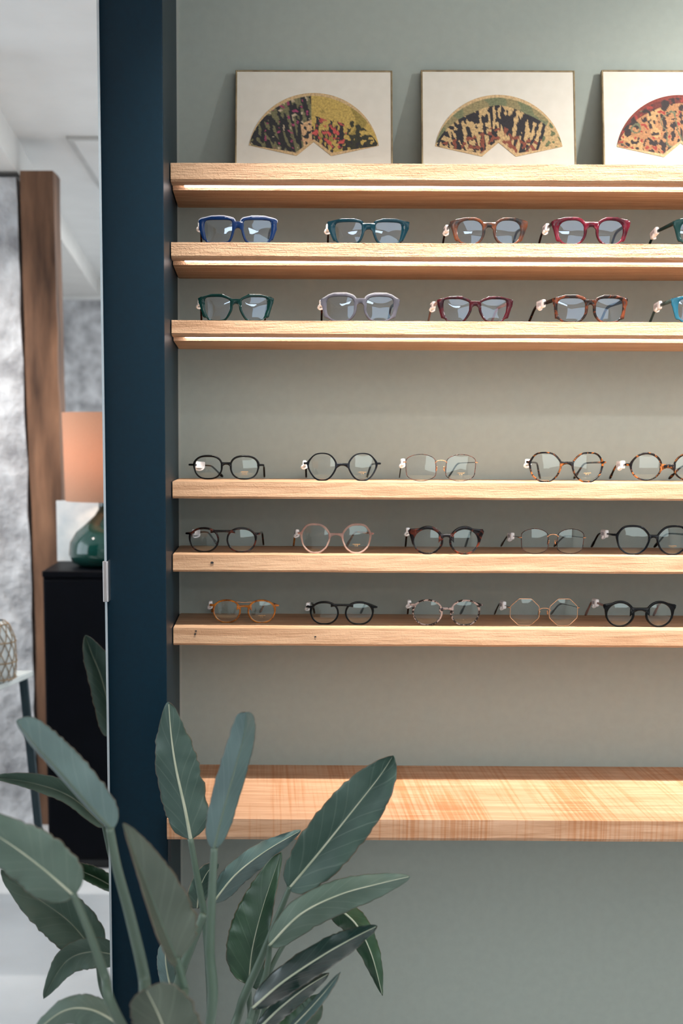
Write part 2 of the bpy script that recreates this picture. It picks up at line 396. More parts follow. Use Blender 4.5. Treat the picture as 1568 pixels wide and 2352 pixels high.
# ------------------------------------------------------------------ mirror on the panel
xm = -0.2681
mir, nt, b = new('mirror_silver'); mpn = coords(nt); nn = N(nt, 'ShaderNodeTexNoise'); nn.inputs['Scale'].default_value = 3
nt.links.new(mpn.outputs[0], nn.inputs['Vector']); rr = ramp(nt, [(.3, (.93, .95, .955)), (.7, (.94, .96, .965))]); nt.links.new(nn.outputs['Fac'], rr.inputs[0])
nt.links.new(rr.outputs[0], b.inputs['Base Color']); setin(b, Roughness=0.0, Metallic=1)
M_bevel = plain('bevel_glass', (.34, .38, .40), .3, metallic=.5)
zl, zh = .05, 2.40; xl = xm-1.1
mm = MB(); bw = .0035
mm.add([(xl, YM, zl), (xm-bw, YM, zl), (xm-bw, YM, zh), (xl, YM, zh), (xl, YM+.006, zl), (xm-bw, YM+.006, zl), (xm-bw, YM+.006, zh), (xl, YM+.006, zh)],
       [(0, 1, 2, 3), (4, 7, 6, 5), (0, 4, 5, 1), (1, 5, 6, 2), (2, 6, 7, 3), (3, 7, 4, 0)])
mo = mm.build('wall_mirror', mir)
tag(mo, 'tall frameless mirror on the navy panel reflecting the room', 'mirror')
mb = MB(); mb.add([(xm-bw, YM, zl), (xm, YM+.0025, zl), (xm, YM+.0025, zh), (xm-bw, YM, zh), (xm-bw, YM+.006, zl), (xm, YM+.006, zl), (xm, YM+.006, zh), (xm-bw, YM+.006, zh)],
       [(0, 1, 2, 3), (4, 7, 6, 5), (0, 4, 5, 1), (1, 5, 6, 2), (2, 6, 7, 3), (3, 7, 4, 0)])
tag(mb.build('bevelled_edge', M_bevel, mo), 'bright bevelled glass edge')
box('backing', (xl+.02, YM+.006, zl+.02), (xm-.012, -.3363, zh-.02), M_black, mo)
zc0, zc1 = at(241, 1382, YM).z, at(241, 1289, YM).z
mc = MB(); mc.box((xm-.0062, YM-.003, zc0), (xm+.0012, YM-.0002, zc1)); mc.box((xm+.0004, YM-.003, zc0), (xm+.0032, -.3363, zc1))
cl = bevel(mc.build('mirror_clip', M_steel, mo), .0008); tag(cl, 'small steel clip on the mirror edge')

# ------------------------------------------------------------------ shelves
ZT = [CZ+z for z in (.4817, .3472, .2122, -.0748, -.2086, -.3453)]
XE = -.166; XR = 2.3
labels = ['top oak shelf carrying the fan pictures, rough front and light strip below',
          'second oak shelf from the top with a cracked grainy front edge',
          'third oak shelf from the top with swirling grain on its front',
          'fourth oak shelf down, the one just above eye gap with straight grain',
          'fifth oak shelf down with a small knot near its left end',
          'lowest of the six oak shelves, with three tiny nail holes in its front']
labels[3] = 'oak shelf just below the wide empty stretch of wall, straight grained'
for i, zt in enumerate(ZT):
    if i < 3:
        zf = CZ+(.4545, .3240, .1895)[i]; zw = CZ+(.4415, .3092, .1755)[i]
        g = (zf-zt, zw-zt)
        gy = (.2-.034, .2-.048)
        prof = [(-.2, 0), (-.2, g[0]), (-.1955, g[0]-.0035), (-gy[0], g[0]-.0035-.001), (-gy[0], g[0]+.006), (-gy[1], g[0]+.006), (-gy[1], g[0]-.0095), (0, g[1]), (0, 0)]
    else:
        th = (.0269, .0278, .0287)[i-3]
        prof = [(-.2, 0), (-.2, -th), (-.196, -th-.004), (0, -th-.004), (0, 0)]
    # split lengthwise so the sawn front can waver slightly
    nx = 90; V = []; F = []; kp = len(prof)
    for a in range(nx+1):
        x = XE+(XR-XE)*a/nx
        for (y, z) in prof:
            w = mnoise.noise(Vector((x*14, z*20, i*3.3)))*.0007 if y < -.19 else 0
            V.append((x, y+w, zt+z+(w*.8 if y < -.19 else 0)))
    for a in range(nx):
        for j in range(kp): F.append((a*kp+j, (a+1)*kp+j, (a+1)*kp+(j+1) % kp, a*kp+(j+1) % kp))
    F.append(tuple(range(kp))); F.append(tuple(nx*kp+j for j in reversed(range(kp))))
    o = mesh('oak_shelf', V, F, M_oak[i])
    bm = bmesh.new(); bm.from_mesh(o.data); bmesh.ops.recalc_face_normals(bm, faces=bm.faces); bm.to_mesh(o.data); bm.free()
    tag(o, labels[i], 'shelf', 'oak shelves on the sage wall')
    if i < 3:
        zz = zt+g[0]
        ml = MB(); ml.box((XE+.022, -.1675, zz-.0048), (XR-.01, -.1525, zz+.003))
        lo = ml.build('light_strip', M_led, o); tag(lo, 'glowing white light strip')
    if i in (4, 5):
        holes = {4: [(487, 1292)], 5: [(450, 1449), (448, 1456), (724, 1462)]}[i]
        for (u, v) in holes:
            mk = MB(); p = at(u, v, -.2); rk = .0024 if i == 4 else .0014
            mk.add([(p.x+rk*math.cos(q_*PI/5)*1.3, -.2020, p.z+rk*.8*math.sin(q_*PI/5)) for q_ in range(10)]+[(p.x+rk*math.cos(q_*PI/5)*1.3, -.199, p.z+rk*.8*math.sin(q_*PI/5)) for q_ in range(10)],
                   [tuple(range(10))]+[(a, a+10, (a+1) % 10+10, (a+1) % 10) for a in range(10)])
            tag(mk.build('knot_hole', M_black, o), 'tiny dark hole in the oak')
# desk
DZ = CZ-.6594; DY = -.3706
dm = MB(); prof = [(DY, 0), (DY, -.0325), (DY+.004, -.0385), (0, -.0385), (0, 0)]
nx = 80; V = []; F = []; kp = len(prof)
for a in range(nx+1):
    x = XC+(XR-XC)*a/nx+ (0.001 if a == 0 else 0)
    for (y, z) in prof:
        w = mnoise.noise(Vector((x*10, z*9, 8.3)))*.0008 if y < -.3 else 0
        V.append((x, y+w, DZ+z+w*.8))
for a in range(nx):
    for j in range(kp): F.append((a*kp+j, (a+1)*kp+j, (a+1)*kp+(j+1) % kp, a*kp+(j+1) % kp))
F.append(tuple(range(kp))); F.append(tuple(nx*kp+j for j in reversed(range(kp))))
desk = mesh('oak_counter', V, F, M_desk)
bm = bmesh.new(); bm.from_mesh(desk.data); bmesh.ops.recalc_face_normals(bm, faces=bm.faces); bm.to_mesh(desk.data); bm.free()
tag(desk, 'deep sawn oak counter board below the shelves of glasses', 'counter')
tag(box('bracket', (XC+.001, -.352, DZ-.085), (XC+.006, -.338, DZ-.0385), M_black, desk), 'small black steel bracket')

# ------------------------------------------------------------------ pictures on the top shelf
def vcol_mat(name):
    m, nt, b = new(name); a = N(nt, 'ShaderNodeVertexColor', layer_name='Col')
    mp = coords(nt); n = N(nt, 'ShaderNodeTexNoise'); n.inputs['Scale'].default_value = 260; nt.links.new(mp.outputs[0], n.inputs['Vector'])
    r = ramp(nt, [(.3, (.7, .7, .7)), (.7, (1.2, 1.2, 1.2))]); nt.links.new(n.outputs['Fac'], r.inputs[0])
    mx = N(nt, 'ShaderNodeMix', data_type='RGBA', blend_type='MULTIPLY'); mx.inputs[0].default_value = 1
    nt.links.new(a.outputs[0], mx.inputs[6]); nt.links.new(r.outputs[0], mx.inputs[7]); nt.links.new(mx.outputs[2], b.inputs['Base Color'])
    setin(b, Roughness=.7); return m
M_paint = vcol_mat('painted_fan_colours')
M_mat = mottled('cream_board', (.66, .62, .53), (.69, .65, .56), .55, 40, .02, .0002)
M_gilt = mottled('dull_gilt', (.20, .15, .085), (.33, .26, .15), .4, 60, .2, .0006, metallic=.4)
def hexlin(r, g, b): 
    f = lambda c: ((c/255+.055)/1.055)**2.4 if c > 10 else c/255/12.92
    return (f(r), f(g), f(b))
def fan_inside(x, z):   # unit fan: wide arc above, wedge notch below; x in -1..1, z 0..1
    R = math.hypot(x, z-ZC)
    return R
ZC = .0
def picture(uL, uR, vT, vB, style, label, tilt):
    bl = at(uL, vB, -.066); br = at(uR, vB, -.066)
    zs = ZT[0]; w = (br-bl).length; top = at((uL+uR)/2, vT, -.014)
    h = math.hypot(top.z-zs, .052); lean = math.atan2(.052, top.z-zs)
    root = empty('framed_picture', ((bl.x+br.x)/2, -.066, zs))
    root.rotation_euler = (-lean, 0, 0)
    fr = MB(); t = .0032; d = .010
    for a in (((-w/2, 0, 0), (-w/2+t, d, h)), ((w/2-t, 0, 0), (w/2, d, h)), ((-w/2+t, 0, h-t), (w/2-t, d, h)), ((-w/2+t, 0, 0), (w/2-t, d, t*.5))): fr.box(*a)
    bevel(fr.build('picture_frame', M_gilt, root), .0008)
    box('mount_board', (-w/2+t, .0012, t*.5), (w/2-t, .008, h-t), M_mat, root)
    # painted fan: polar grid
    cx, cz = 0.0, h*.02                 # pole of the fan
    Ro = h*.79; ax = w*.405
    a0, a1 = math.radians(9.5), math.radians(170.5)
    rnd = random.Random(style*13+3)
    nA, nR = 150, 44; V = []; F = []; C = []
    cream = hexlin(196, 166, 122)
    def colour(A, r, x, z):
        n1 = mnoise.noise(Vector((x*9+style*7, z*9, 1.0))); n2 = mnoise.noise(Vector((A*15, r*4, style*5.0))); n3 = mnoise.noise(Vector((x*34, z*34, style*3.0)))
        u = (A-a0)/(a1-a0)              # 0 at the right tip, 1 at the left tip
        if r > .965 or r < .30 or u < .02 or u > .98: return cream if style < 3 else hexlin(120, 50, 40) if r > .965 else cream
        if style == 1:
            if u < .52:
                base = hexlin(186, 158, 84) if n1 > -.25 else hexlin(150, 130, 66)
                if r < .66+.10*n1 and (n2+n3*.8) > -.1: base = hexlin(40, 40, 44) if n3 < .15 else hexlin(170, 74, 70)
                if r < .60 and n3 > .22: base = hexlin(196, 84, 78)
                if u < .26 and r < .8 and n3 > -.05: base = hexlin(52, 52, 38)
            else:
                base = hexlin(38, 38, 40) if (n2+.4*n3) > -.12 else hexlin(112, 108, 76)
                if n3 > .38: base = hexlin(150, 60, 96)
                if n3 < -.42: base = hexlin(188, 170, 140)
                if u < .60 and r < .62: base = hexlin(200, 160, 118) if n3 > -.2 else hexlin(40, 42, 44)
        elif style == 2:
            base = hexlin(112, 116, 84) if n1 > 0 else hexlin(140, 128, 90)
            if r < .84:
                base = hexlin(38, 36, 40) if (n2*1.0+n3*.55+n1*.2) > -.06 else hexlin(190, 160, 112)
            if r < .55 and n3 > .12: base = hexlin(130, 70, 52)
            if u < .18: base = hexlin(184, 156, 110) if n3 < .2 else hexlin(96, 104, 72)
        else:
            base = hexlin(168, 120, 80) if n1 > -.2 else hexlin(186, 146, 98)
            if r > .88: base = hexlin(98, 42, 36)
            if (n2*.6+n3) > .12: base = hexlin(44, 34, 34)
            if n3 < -.38: base = hexlin(150, 52, 44)
            if .2 < n1 < .3: base = hexlin(98, 100, 74)
        return base
    for i in range(nA+1):
        A = a0+(a1-a0)*i/nA
        # inner edge: wedge notch (straight lines meeting at the middle)
        for j in range(nR+1):
            sft = abs(i/nA-.5)*2
            ri = .33+ .0*sft
            RR = w*.417; hv = h-.027; zf = lambda f: .027+f*hv
            xo, zo = RR*math.cos(A), zf(.10)+RR*math.sin(A)
            s_ = i/nA; k = abs(s_-.5)*2; ztip = zf(.10)+RR*math.sin(a0)
            if k < .34:  xi = math.copysign(k/.34*w*.11, .5-s_); zi = zf(.245+(.10-.245)*(k/.34))
            else:
                q2 = (k-.34)/.66; xi = math.copysign(w*.11+(RR*math.cos(a0)-w*.11)*q2, .5-s_); zi = zf(.10)+(ztip-zf(.10))*q2
            rr_ = j/nR
            x = xi+(xo-xi)*rr_; z = zi+(zo-zi)*rr_
            V.append((x, .0004, z)); 
            C.append(colour(A, .28+.72*rr_, x*3.4, z*3.4) if rr_ > .055 else cream)
    for i in range(nA):
        for j in range(nR): F.append((i*(nR+1)+j, i*(nR+1)+j+1, (i+1)*(nR+1)+j+1, (i+1)*(nR+1)+j))
    o = mesh('painted_fan', V, F, M_paint, root)
    ca = o.data.color_attributes.new('Col', 'FLOAT_COLOR', 'POINT')
    for k_, c in enumerate(C): ca.data[k_].color = c4(c)
    sd = o.modifiers.new('thick', 'SOLIDIFY'); sd.thickness = .0004; sd.offset = 0
    tag(root, label, 'picture', 'fan pictures leaning on the top shelf')
    return root
picture(539, 903, 161, 375, 1, 'framed fan painting, half mustard yellow with red figures, leftmost on the top shelf', 0)
picture(969, 1326, 161, 376, 2, 'framed fan painting with dark shapes under an olive green rim, between the other two', 0)
picture(1388, 1748, 161, 377, 3, 'framed fan painting with dark red rim, cut off by the right edge of the photo', 0)

# ------------------------------------------------------------------ eyeglasses
def chaikin(P, it, first=.16):
    for k_ in range(it):
        Q = []; c = first if k_ == 0 else .25
        for i in range(len(P)):
            a, b_ = P[i], P[(i+1) % len(P)]
            Q += [(a[0]*(1-c)+b_[0]*c, a[1]*(1-c)+b_[1]*c), (a[0]*c+b_[0]*(1-c), a[1]*c+b_[1]*(1-c))]
        P = Q
    x0, x1 = min(p[0] for p in P), max(p[0] for p in P); y0, y1 = min(p[1] for p in P), max(p[1] for p in P)
    return [((p[0]-x0)/(x1-x0)*2-1, (p[1]-y0)/(y1-y0)*2-1) for p in P]
def superell(n, dx=0, nar=0, N_=80):
    out = []
    for i in range(N_):
        t = 2*PI*i/N_; c, s = math.cos(t), math.sin(t)
        x = math.copysign(abs(c)**(2/n), c); y = math.copysign(abs(s)**(2/n), s)
        x *= 1-nar*max(0, -y)          # narrower towards the bottom
        out.append((x, y))
    return out
SHAPES = {                              # +x is the temple side
    'square': chaikin([(1.0, .98), (-1.0, .96), (-1.0, .15), (-.76, -1.0), (.84, -1.0), (1.0, .0)], 4, .13),
    'wide': chaikin([(1.0, 1.0), (-.3, 1.02), (-1.0, .72), (-.96, -.1), (-.55, -1.0), (.66, -1.0), (.98, -.1)], 4, .15),
    'boxy': chaikin([(1.02, .98), (-.92, 1.0), (-1.02, .1), (-.72, -1.0), (.84, -1.0), (1.02, .1)], 4, .16),
    'soft': superell(2.7, 0, .12), 'softsq': chaikin([(.8, 1.0), (-.72, 1.0), (-1.0, .5), (-.95, -.4), (-.55, -1.0), (.5, -1.0), (.95, -.5), (1.0, .55)], 4, .22), 'round': superell(2.0), 'panto': superell(2.3, 0, .10),
    'hex': chaikin([(.50, 1.0), (-.48, 1.0), (-1.0, .12), (-.42, -1.0), (.42, -1.0), (1.0, .10)], 3, .22),
    'softhex': chaikin([(.62, 1.0), (-.42, 1.0), (-1.0, .28), (-.72, -.62), (-.25, -1.0), (.35, -1.0), (.86, -.52), (1.0, .35)], 4, .2),
    'oct': chaikin([(.42, 1.0), (-.42, 1.0), (-1.0, .42), (-1.0, -.42), (-.42, -1.0), (.42, -1.0), (1.0, -.42), (1.0, .42)], 1, .05),
    'pillow': chaikin([(.98, .96), (-.85, 1.0), (-1.0, .0), (-.95, -.95), (.85, -1.0), (1.0, .0)], 4, .3),
}
def radial(poly, a, b_, th):
    P = [(x*a, y*b_) for x, y in poly]; dx, dy = math.cos(th), math.sin(th); best = None
    for i in range(len(P)):
        x1, y1 = P[i]; x2, y2 = P[(i+1) % len(P)]
        ex, ey = x2-x1, y2-y1; den = dx*ey-dy*ex
        if abs(den) < 1e-12: continue
        t = (x1*ey-y1*ex)/den; s = (x1*dy-y1*dx)/den
        if t > 0 and -1e-6 <= s <= 1+1e-6: best = t if best is None else max(best, t)
    return best
M_tag = crystal('white_tag_plastic', (.93, .91, .92), .35, .04)
M_bar = plain('printed_label', (.82, .80, .84), .6)
M_ink = plain('grey_print', (.20, .20, .22), .6)
M_lens = lens_mat('coated_lens', (.55, .74, 1.0), .06)
M_lensg = lens_mat('coated_lens_green', (.78, .95, .88), .045)
M_gold = plain('rose_gold_metal', (.55, .31, .18), .25, metallic=1)
M_goldprint = plain('gold_print', (.45, .26, .10), .5)
FR = {
    'blue': plain('glossy_blue', (.0006, .011, .050), .10, spec=.25), 'bluelam': plain('pale_laminate', (.26, .27, .32), .15),
    'teal': crystal('teal_crystal', (.002, .016, .024), .06, .10), 'amberteal': tortoise('amber_brown', (.010, .010, .010), (.10, .026, .007), 45, .35, .7, .0),
    'burg': tortoise('burgundy_red', (.022, .001, .003), (.10, .004, .012), 45, .38, .7, .0),
    'green': crystal('bottle_green', (.0006, .014, .012), .06, .06), 'grey': crystal('grey_crystal', (.075, .072, .088), .07, .3),
    'wine': tortoise('dark_wine', (.007, .001, .002), (.035, .002, .004), 60, .4, .75, .0),
    'tort': tortoise('brown_tortoise', (.006, .003, .002), (.09, .020, .006), 75, .48, .70), 'tort2': tortoise('amber_tortoise', (.003, .002, .002), (.22, .065, .010), 130, .53, .66),
    'havana': tortoise('dark_havana', (.003, .0015, .0015), (.12, .020, .006), 70, .55, .74), 'black': plain('glossy_black', (.0012, .0014, .0016), .12, spec=.2),
    'ink': plain('ink_blue_black', (.0015, .0022, .004), .12, spec=.2),
    'pink': crystal('pink_crystal', (.92, .66, .58), .06, .78), 'honey': tortoise('honey_amber', (.16, .042, .006), (.50, .17, .022), 70, .4, .65, .1),
    'speck': tortoise('grey_speckle', (.020, .012, .010), (.38, .29, .26), 170, .46, .52), 'gold': M_gold,
    'blackmetal': tortoise('dark_brown_metal', (.008, .004, .004), (.09, .03, .02), 200, .45, .55),
    'bluegreen': crystal('turquoise_crystal', (.015, .08, .12), .06, .3), 'darkgreen': plain('dark_green_acetate', (.002, .013, .012), .12, spec=.25),
    'greyc': crystal('smoky_green', (.06, .10, .095), .08, .2), 'rose': crystal('rosy_temple', (.42, .25, .21), .1, .3),
    'greylam': plain('pale_grey_laminate', (.16, .155, .165), .15),
}
GRP = 'eyeglasses standing on the oak shelves'
def glasses(row, L, Rr, T, B, l0, l1, r0, r1, lt, lb, shape, mat, tl, tr, label, ec=.006, eh=.014, side=1.0, endp=5.5, metal=False, tmat=None, tagp=None,
            bridge='std', lens=None, yfront=None, prnt=False, theight=None, bdip=None, tip='plain', lam=None, hinge=.80, bh=.62, ang=26, tw=None):
    zt = ZT[row]
    if row <= 2: y0 = -.184
    else:
        y0 = on((L+Rr)/2, B+.5, zt).y
        y0 = max(-.192, min(-.10, y0))
    if yfront is not None: y0 = yfront
    s = FPX/ ( (at(L, (T+B)/2, y0)-CAMP).dot(fw) )         # pixels per metre here
    pc = at((L+Rr)/2, B, y0)
    root = empty('eyeglasses', (pc.x, y0, zt)); tag(root, label, 'eyeglasses', GRP)
    mid = (L+Rr)/2
    Wd = (Rr-L)/s/2; cxl = ((l0+l1)/2-mid)/s; cxr = ((r0+r1)/2-mid)/s
    cx = (cxr-cxl)/2; a = ((l1-l0)+(r1-r0))/4/s; b_ = (lb-lt)/2/s; hh = (B-T)/s
    zlb = max(.0022 if not metal else .0009, at(mid, lb, y0).z-zt); zlt = at(mid, lt, y0).z-zt; hh = at(mid, T, y0).z-zt if not metal else max(at(mid, T, y0).z-zt, zlt+(.0022 if not metal else .0008))
    b_ = (zlt-zlb)/2; cz = zlb+b_; drop = zlb; thick = row <= 2 or endp >= 5
    poly = SHAPES[shape]; NT = 64; t = .0012 if metal else .0042
    wrap = lambda x: 1.05*x*x
    base = (.0013 if metal else (.0034 if row <= 2 else .0030))
    zc_ = hh-ec-cz
    quad = ([(-.45*a, hh-cz-.0002), (.5*a, hh-cz-.0002)] if row <= 2 else [(-.3*a, b_*.85), (.15*a, b_+base*.9)])+[ (Wd-.0006-cx, zc_), (Wd-.0004-cx, zc_-eh*.75), (Wd-.0025-cx, zc_-eh), (a+base*.9, -b_*(.8 if row <= 2 else .35)), (.3*a, -b_*.8), (-.6*a, -.4*b_), (-.8*a, .3*b_)]
    rim = MB(); lns = {}; tp = (hh-(cz+b_))
    theta_e = math.radians(ang)
    outer_at = {}
    for sg in (-1, 1):
        ring = []; inner = []
        for i in range(NT):
            th = 2*PI*i/NT; r = radial(poly, a, b_, th)
            off = base+(max(0, math.sin(th))**1.5)*(tp-base)
            if not metal:
                d = (th-theta_e+PI) % (2*PI)-PI
                if thick: 
                    rq = radial(quad, 1, 1, th); off = max(off, (rq or 0)-r)
                else: off += endp*.001*math.exp(-(d/math.radians(15))**2)*.62
                dn = (th-PI*.98+PI) % (2*PI)-PI
                off += (.0012 if thick else .0004)*math.exp(-(dn/.8)**2)
            co, si = math.cos(th), math.sin(th)
            X1, Z1 = cx+r*co, cz+r*si; X2, Z2 = cx+(r+off)*co, cz+(r+off)*si
            Z2 = min(max(Z2, 0.0), hh+.0006)
            outer_at[i] = (X2, Z2)
            inner.append((sg*X1, wrap(X1), Z1))
            mxx, mzz, hw = (X1+X2)/2, (Z1+Z2)/2, math.hypot(X2-X1, Z2-Z1)/2
            ux, uz = (X2-X1)/(2*hw), (Z2-Z1)/(2*hw)
            for q_ in range(8):
                an = 2*PI*(q_+.5)/8; ca_, sa_ = math.cos(an), math.sin(an)
                ca_ = math.copysign(min(1, abs(ca_)*1.08)**.55, ca_); sa_ = math.copysign(min(1, abs(sa_)*1.08)**.55, sa_)
                ring.append((sg*(mxx+ux*hw*ca_), wrap(mxx)+t/2*sa_, mzz+uz*hw*ca_))
        F = []
        for i in range(NT):
            for q_ in range(8):
                A_ = (i*8+q_, i*8+(q_+1) % 8, ((i+1) % NT)*8+(q_+1) % 8, ((i+1) % NT)*8+q_)
                F.append(A_ if sg < 0 else A_[::-1])
        rim.add(ring, F, 0); lns[sg] = inner
    # bridge
    zb = cz+b_*bh
    xin = cx-a*.93
    if metal:
        pts = [(-xin, wrap(xin), zb-.002), (-xin*.6, wrap(xin)-.0006, zb+.0018), (0, -.0006, zb+.003), (xin*.6, wrap(xin)-.0006, zb+.0018), (xin, wrap(xin), zb-.002)]
        rim.tube(catmull(pts, 15), .0007 if bridge != 'thick' else .001, 8, m=1)
    else:
        xa = cx-a+.0006
        if bridge == 'high': zt_, thk, flare = hh-.0052, .0040, .006
        elif bridge == 'bar': zt_, thk, flare = cz+b_*.62, .0036, .007
        elif thick and row > 2: zt_, thk, flare = cz+b_*.62, .0058, .011
        elif thick: zt_, thk, flare = hh-(bdip or .0085), (tw or .0045)*2, .013
        else: zt_, thk, flare = cz+b_*bh+.002, (tw or .0024)*2, .008
        if shape in ('panto', 'round'):
            rel = (zt_-thk*.5-cz)/b_; xa = cx-a*math.sqrt(max(.08, 1-rel*rel))+.0012
            if bridge == 'high': flare = .0022
        top_out = cz+b_*.86 if thick and row <= 2 else zt_+.001
        nb = 24; V = []; F = []
        for i in range(nb+1):
            x = -xa+2*xa*i/nb; u = abs(x)/xa
            zt1 = zt_+(max(top_out, zt_)-zt_)*max(0, (u-.45)/.55)**1.6*(1 if thick else .4)
            zb1 = zt_-thk-flare*max(0, (u-.12)/.88)**1.7
            dp = t*.5*(1 if .02 < i/nb < .98 else .7)
            V += [(x, wrap(x)-dp*.6, zt1), (x, wrap(x)-dp, zt1-.0009), (x, wrap(x)-dp, zb1+.0009), (x, wrap(x)-dp*.6, zb1), (x, wrap(x)+dp*.6, zb1), (x, wrap(x)+dp, zb1+.0009), (x, wrap(x)+dp, zt1-.0009), (x, wrap(x)+dp*.6, zt1)]
        for i in range(nb):
            for q_ in range(8): F.append((i*8+q_, i*8+(q_+1) % 8, (i+1)*8+(q_+1) % 8, (i+1)*8+q_))
        F += [tuple(range(7, -1, -1)), tuple(nb*8+q_ for q_ in range(8))]
        rim.add(V, F, 0)
        if bridge == 'bar':
            zt2 = hh-.0040
            rim.tube(catmull([(-xa-.008, wrap(xa+.008), zt2-.0008), (-xa*.5, 0, zt2-.0012), (0, 0, zt2-.0016), (xa*.5, 0, zt2-.0012), (xa+.008, wrap(xa+.008), zt2-.0008)], 13), .0009, 8, m=1)
    # end pieces
    zh = hh*hinge; 
    for sg in (-1, 1):
        xo = cx+a+base*.5
        if metal: rim.tube([(sg*(xo-.001), wrap(xo), zh), (sg*(Wd-.001), wrap(xo)+.001, zh), (sg*(Wd), wrap(Wd)+.005, zh)], .0011, 8, m=1)
        else:
            ew = .0030 if theight is None else theight*.5
            ew = min(ew, .0034)
            rim.tube([(sg*(xo-.002), wrap(xo), zh), (sg*(Wd-.0022), wrap(Wd), zh+.0002), (sg*(Wd-.0004), wrap(Wd)+.001, zh)], 0, 8,
                     flat=[(t*.5, ew*1.15), (t*.5, ew), (t*.42, ew*.85)])
    mats = [FR[mat], M_gold if metal or bridge == 'bar' else FR[mat]]
    fr = rim.build('front_frame', None, root, smooth=True, mats=mats)
    sm = fr.modifiers.new('s', 'EDGE_SPLIT'); sm.split_angle = math.radians(50)
    if lam:   # pale laminate along the top edge of the rims
        ml = MB()
        for sg in (-1, 1):
            pts = []
            for i in range(NT):
                th = 2*PI*i/NT
                if math.radians(20) < th < math.radians(165):
                    pts.append((sg*outer_at[i][0], wrap(outer_at[i][0]), outer_at[i][1]+.0002))
            ml.tube(pts, 0, 6, flat=[(t*.42, .0006)]*len(pts), upv=Vector((0, 1, 0)))
        ml.build('top_laminate', FR[lam], root, smooth=True)
    # lenses
    for sg in (-1, 1):
        V = [Vector((sg*cx, wrap(cx)-.0012, cz))]; F = []; rings = 5
        for k in range(1, rings+1):
            q_ = k/rings
            for (x, y, z) in lns[sg]:
                xx, zz = sg*cx+(x-sg*cx)*q_*1.006, cz+(z-cz)*q_*1.006
                V.append(Vector((xx, wrap(abs(xx))-.0012*(1-q_*q_), zz)))
        for i in range(NT):
            F.append((0, 1+i, 1+(i+1) % NT) if sg < 0 else (0, 1+(i+1) % NT, 1+i))
            for k in range(rings-1):
                A_ = (1+k*NT+i, 1+(k+1)*NT+i, 1+(k+1)*NT+(i+1) % NT, 1+k*NT+(i+1) % NT)
                F.append(A_ if sg < 0 else A_[::-1])
        ln = mesh('lens', V, F, lens or M_lensg, root, smooth=True)
        if prnt and sg > 0:
            mp_ = MB(); zc = cz-b_*.52; yy = wrap(cx)-.0016
            for dx in (-.0032, 0, .0032) if prnt == 3 else (-.002, .002):
                n_ = len(mp_.v); mp_.lathe([(.0004, 0), (.0009, 0)], 10)
                for q_ in range(n_, len(mp_.v)):
                    vv = mp_.v[q_]; mp_.v[q_] = Vector((cx+dx+vv.x, yy, zc+vv.y))
            for k in range(9):
                mp_.box((cx-.007+k*.0016, yy-.0001, zc+.0022), (cx-.007+k*.0016+.001, yy, zc+.0030+(k % 3)*.0003))
            if prnt == 3: mp_.box((cx-.006, yy-.0001, zc-.0030), (cx+.006, yy, zc-.0026))
            mp_.build('lens_print', M_goldprint, ln)
    # nose pads on metal frames
    if metal:
        for sg in (-1, 1):
            pm = MB(); px_ = sg*(cx-a+.0005-.0030)
            pm.tube([(sg*(cx-a-.0003), wrap(cx-a), cz+.001), (px_, .006, cz+.0005), (px_, .0085, cz-.002)], .0005, 6)
            pm.tube(catmull([(px_-sg*.0003, .0085, cz+.003), (px_, .009, cz-.001), (px_+sg*.001, .0095, cz-.007)], 7), 0, 8, flat=[(.0006, .001), (.001, .002), (.0012, .0026), (.0012, .0028), (.0012, .0026), (.001, .002), (.0006, .001)])
            pm.build('nose_pad', M_gold, root, smooth=True)
    # temples
    yl = .135; 
    if y0+yl > -.006: yl = -.006-y0
    ybend = yl*.66; tm = FR[tmat] if tmat else FR[mat]
    for sg, tx in ((-1, tl), (1, tr)):
        vv = vrow(tx, zt+.004, y0+yl); X2 = at(tx, vv, y0+yl).x-pc.x
        X1 = sg*(Wd-.0022)
        z2 = zh-.0035
        ta = .0011 if metal else .0019; th_ = (theight or .0048)*.5
        def lx(q_): return X1+(X2-X1)*q_**1.15
        ys = wrap(Wd)+.002
        pts = [(X1, ys, zh), (lx(.2), ys+(ybend-ys)*.28, zh-.0006), (lx(.42), ys+(ybend-ys)*.6, zh-.0014), (lx(.66), ybend*.93, z2+.0006), (lx(.76), ybend*1.10, z2-.004), (lx(.86), ybend+(yl-ybend)*.55, z2*.55), (lx(1.0), yl, .0036)]
        n_ = 22; P = catmull(pts, n_)
        fl = []
        for i in range(n_):
            q_ = i/(n_-1)
            hgt = th_*(1-.35*min(1, q_*1.6))
            if metal: hgt = .0008 if q_ < .5 else .0017
            if q_ > .86: hgt = max(hgt, (.0030 if tip == 'ball' else .0022))
            if i == n_-1: hgt *= .6
            fl.append((ta*(1 if not metal or q_ > .5 else .8), hgt))
        mt = MB(); mt.tube(P, 0, 8, flat=fl)
        te = mt.build('temple', tm, root, smooth=True)
        if sg < 0 and tagp is not None:
            q_, dxp = tagp[0], tagp[1]; idx = int(q_*(n_-1)); c = P[idx]; d = (P[min(idx+2, n_-1)]-P[max(idx-2, 0)]).normalized()
            an = math.atan2(-d.z, d.y)
            tg = empty('security_tag', c+Vector((-.001, 0, 0)), root); 
            yaw = math.atan2(d.x, d.y)
            tg.rotation_euler = (-an, 0, -yaw)
            sc = tagp[2] if len(tagp) > 2 else 1.0
            b1 = MB(); b1.box((-.0035, -.011*sc, -.0055*sc), (.0035, .011*sc, .0055*sc))
            hd = bevel(b1.build('tag_housing', M_tag, tg), .002, 3)
            b2 = MB()
